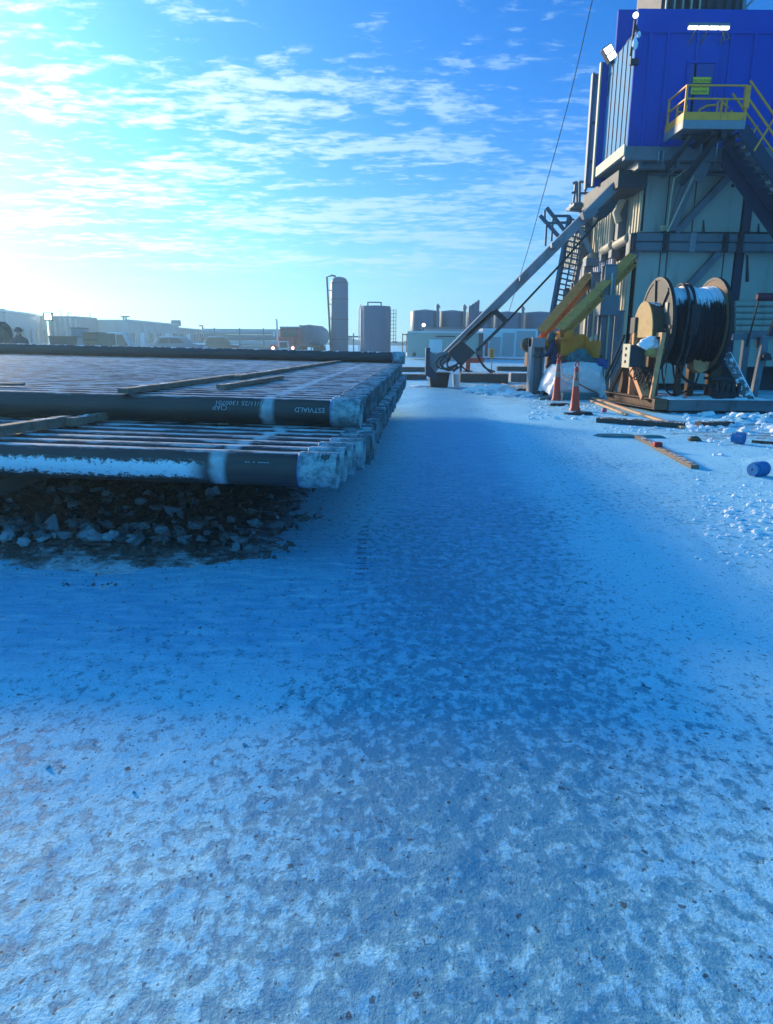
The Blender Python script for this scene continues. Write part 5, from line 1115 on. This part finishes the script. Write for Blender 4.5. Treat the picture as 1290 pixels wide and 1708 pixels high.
# stand on the left side of the skid
sxl = 6.08; sk0 = G(1108, 690); skz = .30
zt_ = U(1108, 558, 16.6).z
b = MB(); b.beam((sxl, 16.62, skz), (sxl+.14, 16.62, zt_), .09, .09); b.beam((sxl-.02, 17.95, skz), (sxl-.02, 17.95, zt_+.05), .16, .12); b.beam((sxl+.14, 16.58, zt_), (sxl, 18.0, zt_), .10, .10); b.beam((sxl-.05, 17.9, skz+.75), (sxl-.02, 16.9, skz), .22, .14); b.build('side_frame', M['tan'], t, False, .008)
b = MB(); b.beam((sxl+.35, 18.2, skz), (sxl+.35, 18.2, zc_), .4, .25); b.beam((sxl-.35, 18.75, skz-.1), (sxl+.1, 18.3, zt_), .12, .10); b.beam((sxl+.5, 18.75, skz-.1), (sxl+.1, 18.3, zt_), .12, .10); b.beam((sxl, 18.7, skz), (sxl+.1, 18.3, zt_+.05), .22, .15); b.beam((sxl+.3, 17.6, skz), (sxl+.3, 17.6, zc_+.1), .3, .3); b.build('a_frame', M['rust'], t, False, .01)
b = MB(); z0 = U(1050, 612, 17.1).z; z1 = U(1050, 575, 17.1).z; xa_ = U(1052, 590, 17.0).x; b.box(xa_, xa_+.34, 17.0, 17.5, z0, z1); eb = b.build('electric_box', M['dark'], t, False, .015)
b = MB(); b.box(xa_-.02, xa_-.002, 16.99, 17.52, z0-.02, z1+.02); o = b.build('box_cover', M['cream'], t, False, .004); o.parent = eb
b = MB()
for k in range(3):
    b.lathe((xa_-.022, 17.25, z0+.12+k*.15), (-1, 0, 0), [(0, .035), (.02, .035), (.02, .01)], 12)
b.build('box_knob', M['black'], t).parent = eb
b = MB(); b.box(sxl-.10, sxl+.1, 17.9, 18.25, zt_+.02, zt_+.42); b.build('gearbox', M['dark'], t, False, .02)
mc = U(1093, 584, 16.95); b = MB(); b.lathe((mc.x-.22, 16.95, mc.z), (1, 0, 0), [(0, .01), (0, .09), (.02, .14), (.14, .15), (.16, .17), (.36, .17), (.42, .12), (.42, .01)], 20); b.build('drive_motor', mat('yellow_motor', (.48, .32, .10), .6, 0, .25, 5, (.15, .08, .04), .6, (1, 1, 1), snow=.3), t, True)
b = MB(); lump(b, (mc.x-.10, 17.0, mc.z+.15), .26, .25, .16, 4, .5, 3, False); lump(b, (mc.x+.15, 17.1, mc.z+.38), .13, .2, .30, 9, .4, 3, False); lump(b, (sxl+.45, 17.5, hz+hr-.05), .2, .2, .07, 12, .4, 2, False); b.build('snow_patch', M['snow'], t, True)
b = MB(); rr2 = random.Random(5)
for k in range(7):
    p = Vector((xa_+.1+.05*k, 17.0, z0)); b.tube(smooth([p, p+Vector((-.1+.06*k, -.05, -.15)), p+Vector((.02*k, 0, -.25-.04*k)), p+Vector((.25, .1, -.1))]), .014, 6)
b.tube(smooth([Vector((mc.x, 16.9, mc.z-.15)), Vector((mc.x+.05, 16.9, mc.z-.6)), Vector((mc.x-.2, 16.9, mc.z-.9))]), .014, 6); b.tube([(xa_+.9, 17, zt_), (xa_+.85, 17, skz+.4)], .012, 6); b.build('wiring', M['black'], t, True)
# right support with snow covered strut
b = MB(); b.beam((xr_+.22, Yr, skz), (xr_+.22, Yr, zc_+.1), .25, .3); b.beam((xr_-.25, Yr+.2, skz), (xr_-.25, Yr+.2, skz+.75), .16, .2); b.beam((xr_-.55, Yr+.2, skz), (xr_-.55, Yr+.2, skz+.75), .1, .2); b.build('right_stand', M['rust'], t, False, .01)
b = MB(); b.beam(U(1212, 590, 17.3), U(1253, 668, 17.0), .22, .2); b.build('snowy_strut', mat('strut_under_snow', (.12, .14, .16), .6, 0, .3, 3, snow=1.15), t, False, .01)
b = MB(); p = U(1164, 608, 17.3); b.prism([(p.x-.14, 17.2, p.z+.12), (p.x+.25, 17.2, p.z+.12), (p.x+.22, 17.2, p.z-.12), (p.x+.05, 17.2, p.z-.2), (p.x-.12, 17.2, p.z-.1)], (0, .4, 0)); b.build('hub_bracket', M['tan'], t, False, .01)
b = MB(); p = U(1212, 650, 17.0); b.box(p.x-.3, p.x+.32, 17.0, 17.5, skz, skz+.28); b.box(p.x-.35, p.x+.2, 17.05, 17.5, skz+.42, skz+.48)
for k in range(5): b.lathe((p.x-.25+k*.13, 16.95, skz+.15), (0, 0, 1), [(0, .045), (.2, .045), (.22, .01)], 10)
b.build('valve_block', M['dark'], t, False, .01)
# skid
b = MB(); b.beam((6.20, 16.34, .20), (5.78, 18.95, .20), .26, .24, (0, 0, 1), True); b.beam((6.2, 16.30, .20), (6.2, 16.46, .20), .3, .24); b.build('skid_beam', M['rust'], t, False, .008)
b = MB(); b.beam((6.36, 16.42, .19), (8.86, 16.55, .19), .30, .25, (0, 0, 1)); b.box(6.4, 8.8, 16.30, 16.34, .28, .32); b.beam((8.78, 16.5, .17), (8.9, 19, .17), .3, .25); b.beam((5.9, 18.95, .17), (8.9, 18.95, .17), .3, .25); b.build('skid_beam', M['snowtop'], t, False, .012)
b = MB(); b.box(6.15, 8.7, 16.7, 18.8, .16, .22); b.build('skid_deck', M['snowtop'], t)
for k, (x, y, s_) in enumerate(((6.75, 17.1, .35), (7.6, 17.2, .5), (8.3, 16.9, .3), (7.1, 18.2, .5), (6.5, 16.75, .22))):
    b = MB(); lump(b, (x, y, .2), s_, s_*.7, .13, k+30, .5, 3); b.build('snow_patch', M['snow'], t, True)
b = MB(); p = U(1283, 678, 16.5); b.tube(smooth([p+Vector((-.1, 0, .1)), p+Vector((.05, -.05, .12)), p+Vector((.12, -.05, 0)), p+Vector((.05, 0, -.1))]), .03, 8); b.build('shackle', M['dark'], t, True)
# black pole leaning on the reel stand
b = MB(); b.tube([G(999, 660), U(1042, 560, 18.2)], .035, 8); b.tube([G(1004, 658)+Vector((0, 0, .02)), U(1044, 572, 18.3)], .02, 6)
tag(b.build('leaning_pole', M['black'], None, True, 0, G(999, 660)), 'black pole leaning against the left stand of the hose reel', 'pole')
# pipe stand at the right edge
t = thing('pipe_stand', (9.8, 19, 0), 'dark steel stand with posts and a cross rail at the right edge behind the reel', 'stand')
b = MB(); b.beam(U(1221, 562, 19), U(1330, 553, 19), .14, .16); b.build('cross_rail', M['steel'], t, False, .01)
for (q, y, w_) in ((1246, 19.0, .17), (1277, 18.6, .15)):
    b = MB(); p = U(q, 560, y); b.beam((p.x-.12*(q > 1260), y, 0), (p.x, y, p.z), w_, .15); b.build('post', M['steel'], t, False, .01)
b = MB(); b.beam(U(1284, 560, 18.6), U(1300, 520, 18.6), .13, .1); p = U(1277, 598, 18.5); b.lathe((p.x-.15, 18.5, p.z), (1, 0, 0), [(0, .01), (0, .05), (.3, .05), (.3, .01)], 10); b.lathe((p.x, 18.4, p.z+.05), (0, 1, 0), [(0, .01), (0, .10), (.3, .10), (.3, .01)], 10); b.slab(1264, 562, 1268, 580, 18.9, .1); b.build('clamp', M['dark'], t, False, .01)
b = MB(); p = U(1263, 495, 18.8); b.lathe((p.x, 18.8, p.z), (1, 0, 0), [(0, .01), (0, .07), (.04, .10), (1.2, .10), (1.2, .01)], 18); b.build('red_cylinder', mat('dark_red_cylinder', (.10, .012, .03), .5, 0, .2, 5), t, True)
b = MB(); b.tube([U(1266, 500, 18.8), U(1246, 578, 18.9)], .022, 6); b.build('rod', M['black'], t)
# ------------------------------------------------------------------ cones, tarps, people
def cone(px, py, ztop_, label, tilt=0.):
    p = G(px, py); t_ = thing('delineator_cone', p, label, 'traffic cone', 'orange delineator cones joined by a cord'); h_ = ztop_
    b = MB(); b.lathe((p.x, p.y, 0), (tilt, 0, 1), [(0, .01), (0, .135), (.05, .125), (.08, .108), (.30*h_, .088), (.78*h_, .052), (.84*h_, .046), (.86*h_, .055), (.88*h_, .04), (.90*h_, .025)], 22); b.build('cone_body', M['orange'], t_, True)
    b = MB(); b.lathe((p.x, p.y, 0), (tilt, 0, 1), [(.50*h_, .072), (.50*h_, .0765), (.63*h_, .067), (.63*h_, .062)], 22); b.lathe((p.x, p.y, 0), (tilt, 0, 1), [(.66*h_, .060), (.66*h_, .0645), (.78*h_, .056), (.78*h_, .050)], 22); b.build('reflective_sleeve', M['reflect'], t_, True)
    b = MB(); c_ = Vector((p.x+tilt*h_*.94, p.y, .945*h_)); b.tube([c_+Vector((math.cos(a_)*.04, 0, math.sin(a_)*.06)) for a_ in [2*math.pi*k/16 for k in range(17)]], .014, 8, False); b.build('ring_handle', M['orange'], t_, True)
    return c_
c1_ = cone(928, 668, 1.27, 'orange delineator cone with ring handle, the left and farther of the two'); c2_ = cone(959, 685, 1.12, 'orange delineator cone, the right and nearer of the two, black cord tied to it', -.02)
b = MB(); m_ = (c1_+c2_)/2; b.tube(smooth([c1_+Vector((.05, -.05, -.1)), c1_.lerp(c2_, .3)+Vector((0, 0, -.42)), c1_.lerp(c2_, .65)+Vector((0, 0, -.46)), c2_+Vector((0, 0, -.16))]), .014, 6)
b.tube(smooth([c2_+Vector((0, 0, -.16)), c2_+Vector((.15, .3, -.45)), G(1000, 664)+Vector((0, 0, .12))]), .018, 6)
b.tube([c1_+Vector((.13, -.02, -.03))+Vector((math.cos(a_)*.055, 0, math.sin(a_)*.075)) for a_ in [2*math.pi*k/16 for k in range(17)]], .016, 6, False)
tag(b.build('barrier_cord', M['rust'], None, True, 0, m_), 'dark sagging cord strung between the two orange cones', 'cord')
def tarpblock(name, poly, base_y, dep, m, label, cat, seed, amp=.09, sub=26):
    # a draped block: outline given on its front, rounded and creased over its depth
    b_ = MB(); P_ = [U(px, py, base_y) for px, py in poly]; N_ = len(P_); D = 12; cx_ = sum(p.x for p in P_)/N_; cz_ = 0
    pts = []
    for i in range(N_-1):
        for k in range(6): pts.append(P_[i].lerp(P_[i+1], k/6))
    pts.append(P_[-1]); n = len(pts)
    for j in range(D+1):
        f = j/D; s_ = 1-.10*abs(2*f-1)**3
        for p in pts:
            q = Vector((cx_+(p.x-cx_)*s_, base_y+dep*f, max(0, p.z)*(1-.12*abs(2*f-1)**3))); nn_ = mn.fractal(q*2.2+Vector((seed, 0, 0)), 1, 2, 4); rid = 1-abs(mn.noise(q*4.3+Vector((0, seed, 0))))*2
            b_.v.append(q+Vector((nn_*amp, 0, (nn_*amp*.8+rid*amp*.3) if p.z > .05 else 0)))
    for j in range(D):
        for i in range(n-1): b_.f.append([j*n+i, j*n+i+1, (j+1)*n+i+1, (j+1)*n+i]); b_.mi.append(0)
    # front and back skins: grid between the outline and its base line
    for (j, y_) in ((0, base_y), (D, base_y+dep)):
        k0 = len(b_.v); V_ = 12
        for v_ in range(V_+1):
            for i in range(n):
                p = b_.v[j*n+i]; z = p.z*(1-v_/V_); q = Vector((p.x, p.y, z)); r_ = (1-abs(mn.noise(Vector((p.x*3.1+z*2.2, z*3.7-p.x, seed))))*2)*amp*.9+mn.noise(Vector((p.x*1.4, z*1.3, seed+4)))*amp
                b_.v.append(Vector((p.x, p.y+(r_*.9-.06 if j == 0 else 0)*(1 if 0 < v_ else 0)-(.10*math.sin(math.pi*v_/V_) if j == 0 else 0), z)))
        for v_ in range(V_):
            for i in range(n-1): b_.f.append([k0+v_*n+i, k0+v_*n+i+1, k0+(v_+1)*n+i+1, k0+(v_+1)*n+i]); b_.mi.append(0)
    o = b_.build(name, M[m], None, True, 0, (cx_, base_y, 0)); return tag(o, label, cat)
tarpblock('tarp_bundle', [(911, 655), (914, 640), (922, 620), (934, 609), (955, 608), (985, 606), (1008, 614), (1012, 640), (1000, 662)], 20.3, 1.3, 'tarp', 'load wrapped in creased white tarp on the snow behind the orange cones', 'tarp', 3)
p = G(947, 664); b = MB(); b.box(p.x-.35, p.x+.65, 19.75, 20.1, -.01, .20); lump(b, (p.x-.75, 20.0, 0), .22, .15, .10, 5, .4, 2)
tag(b.build('teal_crate', M['teal'], None, False, .03, (p.x, 19.75, 0)), 'teal box sticking out at the foot of the white tarp bundle', 'box')
b = MB(); lump(b, U(966, 599, 21.3)+Vector((0, 0, -.1)), .32, .3, .33, 8, .55, 4, False, 2.2); o = b.build('teal_bag', M['teal'], None, True, 0, U(966, 599, 21.3)); tag(o, 'crumpled teal plastic sheet heaped on top of the white tarp bundle', 'plastic sheet')
b = MB(); lump(b, U(988, 603, 21.4)+Vector((0, 0, -.08)), .42, .3, .20, 18, .5, 4, False, 2.2); lump(b, U(948, 607, 21.4)+Vector((0, 0, -.04)), .26, .3, .10, 28, .5, 3, False, 2.2); o = b.build('blue_sheet', M['bluetarp'], None, True, 0, U(988, 603, 21.4)); tag(o, 'dark blue folded sheet behind the teal one on the white tarp bundle', 'plastic sheet')
b = MB(); lump(b, G(920, 658)+Vector((0, .3, 0)), .22, .2, .12, 3, .3, 2); tag(b.build('red_sack', M['red'], None, True, 0, G(920, 658)), 'dull red sack squashed under the left corner of the white tarp', 'sack')

def person(loc, face, joints, cloth, label, hood, s=1.):
    t_ = thing('person', loc, label, 'person', None, face); L_ = list(joints)
    names = [j[0] for j in L_]; me = bpy.data.meshes.new('body'); me.from_pydata([Vector(j[2])*s for j in L_], [(i, names.index(j[1])) for i, j in enumerate(L_) if j[1]], []); me.materials.append(M[cloth])
    o = bpy.data.objects.new('body', me); C.objects.link(o); o.parent = t_
    sk_ = o.modifiers.new('skin', 'SKIN'); sk_.use_smooth_shade = True
    for i, j in enumerate(L_): me.skin_vertices[0].data[i].radius = (j[3]*s, (j[4] if len(j) > 4 else j[3])*s)
    me.skin_vertices[0].data[0].use_root = True
    ss = o.modifiers.new('sub', 'SUBSURF'); ss.levels = ss.render_levels = 2
    hd = Vector(next(j[2] for j in L_ if j[0] == 'head'))*s
    # local frame: the person faces +X
    b = MB(); bm = bmesh.new(); bmesh.ops.create_uvsphere(bm, u_segments=20, v_segments=14, radius=1); vs = []
    for v_ in bm.verts:
        c_ = v_.co; x = c_.x*.098; y = c_.y*.078; z = c_.z*.118
        if c_.x > .6: x += .018*math.exp(-((c_.y/.16)**2+((c_.z+.08)/.22)**2)); x -= .010*math.exp(-(((abs(c_.y)-.36)/.16)**2+((c_.z-.12)/.12)**2)); x += .006*math.exp(-((c_.y/.3)**2+((c_.z+.42)/.10)**2))
        if c_.z < -.3: y *= .86
        vs.append(hd+Vector((x, y, z))*s)
    b.add(vs, [tuple(x.index for x in f.verts) for f in bm.faces]); bm.free()
    me2 = bpy.data.meshes.new('face'); me2.from_pydata(b.v, [], b.f); me2.materials.append(M['skin']); me2.polygons.foreach_set('use_smooth', [True]*len(b.f)); o2 = bpy.data.objects.new('face', me2); C.objects.link(o2); o2.parent = t_
    b = MB(); pr = [(-.15, .085), (-.08, .102), (0, .112), (.06, .108), (.10, .085), (.135, .01)]
    b.lathe(hd, (-.18, 0, 1), [(a_*s, r_*s) for a_, r_ in pr], 20, .75, 2*math.pi-.75) if hood != 'cap' else b.lathe(hd, (0, 0, 1), [(.02*s, .14*s), (.03*s, .118*s), (.09*s, .10*s), (.135*s, .06*s), (.145*s, .005)], 20)
    if hood != 'cap':     # the opening of the hood looks along +X: turn so that the gap is in front
        pass
    me3 = bpy.data.meshes.new('hood'); me3.from_pydata(b.v, [], b.f); me3.materials.append(M['hood' if hood != 'cap' else 'greycloth']); me3.polygons.foreach_set('use_smooth', [True]*len(b.f)); o3 = bpy.data.objects.new('hood' if hood != 'cap' else 'hard_hat', me3); C.objects.link(o3); o3.parent = t_
    sl_ = o3.modifiers.new('solid', 'SOLIDIFY'); sl_.thickness = .012
    for side in ('l', 'r'):
        w0 = Vector(next(j[2] for j in L_ if j[0] == 'wrist_'+side))*s; e0_ = Vector(next(j[2] for j in L_ if j[0] == 'elbow_'+side))*s; d_ = (w0-e0_).normalized(); sd2 = d_.cross(Vector((0, 0, 1))); sd2 = sd2.normalized() if sd2.length > .1 else Vector((0, 1, 0)); up_ = sd2.cross(d_)
        b = MB(); b.tube([w0-d_*.03, w0+d_*.03, w0+d_*.07, w0+d_*.10], [.038, .044, .046, .036], 10)
        for k in range(4):
            r0 = w0+d_*.09+sd2*(.030-.020*k); ln = (.062, .072, .068, .052)[k]; b.tube([r0, r0+d_*ln*.5-up_*.008, r0+d_*ln*.85-up_*.03], [.0105, .0095, .008], 7)
        r0 = w0+d_*.035+sd2*.036; b.tube([r0, r0+sd2*.028+d_*.03-up_*.008, r0+sd2*.03+d_*.055-up_*.02], [.013, .011, .009], 7)
        me4 = bpy.data.meshes.new('glove'); me4.from_pydata(b.v, [], b.f); me4.materials.append(M['glove']); o4 = bpy.data.objects.new('glove', me4); C.objects.link(o4); o4.parent = t_
    return t_
# joints: name, parent, position (facing +X, feet at z=0), radius
def stance(lean=.0, step=.12, arm=(.25, .15)):
    J = [('pelvis', None, (0, 0, .95), .16, .14), ('belly', 'pelvis', (.02+lean*.3, 0, 1.10), .155, .135), ('chest', 'belly', (.04+lean*.7, 0, 1.32), .18, .145), ('neck', 'chest', (.05+lean, 0, 1.50), .075), ('head', 'neck', (.07+lean*1.15, 0, 1.64), .075)]
    for sd_, y in (('l', 1), ('r', -1)):
        J += [('hip_'+sd_, 'pelvis', (0, .10*y, .90), .105), ('knee_'+sd_, 'hip_'+sd_, (.04+step*y*.6, .12*y, .50), .075), ('ankle_'+sd_, 'knee_'+sd_, (-.02+step*y, .13*y, .09), .056), ('toe_'+sd_, 'ankle_'+sd_, (.15+step*y, .15*y, .045), .045, .05)]
        a_ = arm[0 if y > 0 else 1]
        J += [('shoulder_'+sd_, 'chest', (.04+lean*.8, .19*y, 1.40), .075), ('elbow_'+sd_, 'shoulder_'+sd_, (.04+lean*.8+a_*.35, .25*y, 1.13), .058), ('wrist_'+sd_, 'elbow_'+sd_, (.04+lean*.8+a_*1.0, .20*y, 1.02+a_*.25), .042)]
    return J
pp = U(929, 600, 21.6)
person((pp.x-.05, 21.6, 0), math.pi-.25, stance(.06, .14, (.38, .30)), 'cloth', 'worker in dark navy coveralls and teal hood standing beside the yellow jack box', 'hood', 1.05)
pp = U(33, 560, 23)
person((pp.x, 23, 0), -1.45, stance(.02, .08, (.12, .12)), 'greycloth', 'distant worker in dark jacket and hard hat seen behind the pipe stack', 'cap', 1.04)
t = thing('cable_drum', (U(0, 560, 25).x, 25, 0), 'dark rimmed pale round drum at the left edge behind the pipe stack', 'drum')
p = U(-6, 556, 25); b = MB(); b.lathe((p.x, 25, p.z), (.25, 1, 0), [(0, .01), (0, .22), (.02, .23), (.02, .01)], 28); b.build('drum_face', M['white'], t, True)
b = MB(); b.lathe((p.x, 25, p.z), (.25, 1, 0), [(-.1, .22), (-.1, .40), (.3, .40), (.3, .22)], 32); b.build('drum_rim', M['dark'], t, True)
b = MB(); b.beam((p.x-.4, 25.1, 0), (p.x, 25.1, p.z-.3), .12, .12); b.beam((p.x+.4, 25.1, 0), (p.x, 25.1, p.z-.3), .12, .12); b.beam(U(8, 552, 24.8), U(20, 568, 24.8), .06, .08); b.build('drum_stand', M['dark'], t)
# ------------------------------------------------------------------ small things on the ground at the right
board(G(964, 655, .10), G(1140, 713, .03), .09, .045, 'long pale plank lying from the cones across to the front of the reel skid', 'newwood', seed=50)
board(G(986, 668, .04), G(1046, 691, .04), .08, .04, 'shorter pale plank beside the long one in front of the skid', 'newwood', seed=51)
board(G(1064, 728, .03), G(1160, 779, .03), .10, .055, 'weathered plank alone on the snow in the right foreground', 'wood', seed=52)
p = G(1097, 744, .06); b = MB(); b.box(p.x-.06, p.x+.06, p.y-.05, p.y+.05, .05, .12); b.box(p.x-.03, p.x+.03, p.y-.07, p.y-.05, .06, .10); tag(b.build('red_clip', M['red'], None, False, .01, p), 'small dark red clip sitting on the foreground plank', 'clip')
def flatsheet(name, c_, rx, ry, ang, m, label, cat, seed, h=.05):
    b_ = MB(); n = 28; K = 7
    for j in range(K+1):
        for i in range(n):
            a_ = 2*math.pi*i/n; r_ = (j/K)*(1+.28*mn.noise(Vector((math.cos(a_)*1.6, math.sin(a_)*1.6, seed)))); x = math.cos(a_)*rx*r_; y = math.sin(a_)*ry*r_
            b_.v.append(Vector((c_.x+x*math.cos(ang)-y*math.sin(ang), c_.y+x*math.sin(ang)+y*math.cos(ang), (.02+h*(.5+.7*mn.noise(Vector((x*4, y*6, seed)))))*(1 if j < K else -.1))))
    for j in range(K):
        for i in range(n): b_.f.append([j*n+i, j*n+(i+1) % n, (j+1)*n+(i+1) % n, (j+1)*n+i]); b_.mi.append(0)
    return tag(b_.build(name, M[m], None, True, 0, c_), label, cat)
flatsheet('rubber_mat', G(966, 691), .38, .22, .4, 'black', 'crumpled black rubber mat under the nearer orange cone', 'mat', 3)
flatsheet('rubber_mat', G(932, 676), .30, .12, .2, 'black', 'small black rubber scrap in front of the farther orange cone', 'mat', 5)
flatsheet('tarp_scrap', G(1052, 729), .60, .13, -.1, 'teal', 'flattened teal tarp scrap frozen into the snow at the end of the foreground plank', 'tarp', 7, .03)
board(G(998, 700, .05), G(1142, 709, .05), .30, .10, 'long dark timber half buried in snow in front of the reel skid', 'timber', seed=55)
board(G(1165, 707, .04), G(1220, 706, .04), .2, .08, 'short dark timber end poking from the snow right of the long one', 'timber', seed=56)
b = MB(); lump(b, G(1008, 688)+Vector((0, 0, .05)), .06, .06, .06, 3, .1, 3, False); tag(b.build('pink_ball', mat('faded_pink', (.50, .10, .16), .5), None, True, 0, G(1008, 688)), 'small faded pink ball on the dark timber by the cones', 'ball')
b = MB(); lump(b, G(1160, 735), .10, .08, .07, 6, .5, 3); tag(b.build('dirt_clod', M['rust'], None, True, 0, G(1160, 735)), 'brown frozen clod on the snow between plank and blue cap', 'clod')
def cap_thing(px, py, ax, r_, ln, label, m='caps'):
    p = G(px, py); c_ = Vector((p.x, p.y, r_*.96)); t_ = thing('thread_cap', c_, label, 'pipe cap', 'blue plastic pipe caps'); ax = Vector(ax).normalized()
    pr = [(0, .01), (0, r_*.35), (.012, r_*.38), (.012, r_*.82), (0, r_*.86), (0, r_*.97), (.01, r_)]+[q for k in range(6) for q in ((ln*(.12+.12*k), r_), (ln*(.15+.12*k), r_*.97), (ln*(.21+.12*k), r_*.97))]+[(ln*.9, r_), (ln, r_*.98), (ln, r_*.85), (ln*.2, r_*.8)]
    b = MB(); b.lathe(c_, ax, pr, 30); b.build('cap_shell', M[m], t_, True)
    b = MB(); b.lathe(c_, ax, [(ln, r_*.84), (ln+.05, r_*.84), (ln+.05, .01)], 24); b.build('cap_insert', M[m], t_, True)
cap_thing(1241, 741, (-.75, .75, 0), .095, .13, 'blue pipe cap lying on its side with its round face toward the camera')
cap_thing(1274, 793, (-.2, -.1, 0), .09, .17, 'ribbed blue pipe cap near the right edge'); cap_thing(1300, 797, (.9, -.25, 0), .10, .2, 'darker pipe cap touching the ribbed one at the right edge', 'teal')
b = MB(); b.tube([G(1244, 738)+Vector((.1, 0, .02)), G(1320, 743)+Vector((0, 0, .02))], .022, 6); tag(b.build('thin_rod', M['rust'], None, False, 0, G(1244, 738)), 'thin rusty rod lying on the snow behind the round blue cap', 'rod')
b = MB(); rs = random.Random(21)
def clumps(px0, px1, py0, py1, n, smin, smax):
    for _ in range(n):
        p = G(rs.uniform(px0, px1), rs.uniform(py0, py1)); s_ = smin+(smax-smin)*rs.random()**2.5; lump(b, (p.x, p.y, gz(p.x, p.y)), s_, s_*.9, s_*.75, rs.random()*50, .45, 2)
clumps(1140, 1330, 690, 722, 150, .02, .12); clumps(1150, 1400, 800, 940, 420, .003, .030); clumps(1180, 1400, 820, 900, 160, .01, .045); clumps(1180, 1400, 700, 760, 90, .01, .06); clumps(880, 1000, 664, 700, 120, .015, .07); clumps(1000, 1200, 712, 722, 70, .01, .05); clumps(1100, 1290, 725, 800, 50, .004, .02); clumps(1110, 1290, 668, 690, 40, .02, .08); clumps(800, 900, 640, 664, 80, .02, .08)
tag(b.build('snow_clumps', M['snow'], None, True), 'loose clumps of ploughed snow along the right side of the road', 'snow clumps', kind='stuff')
# ------------------------------------------------------------------ haze
m = bpy.data.materials.new('haze_air'); m.use_nodes = True; m.node_tree.nodes.clear(); n = NT(m.node_tree); v_ = n.new('ShaderNodeVolumePrincipled'); v_.inputs['Color'].default_value = (.45, .76, 1, 1); v_.inputs['Density'].default_value = .0019; v_.inputs['Anisotropy'].default_value = .6
o_ = n.new('ShaderNodeOutputMaterial'); m.node_tree.links.new(v_.outputs[0], o_.inputs['Volume'])
b = MB(); b.box(-420, 420, -30, 330, -1.2, 17.5); o = b.build('haze', m, None); o['kind'] = 'stuff'
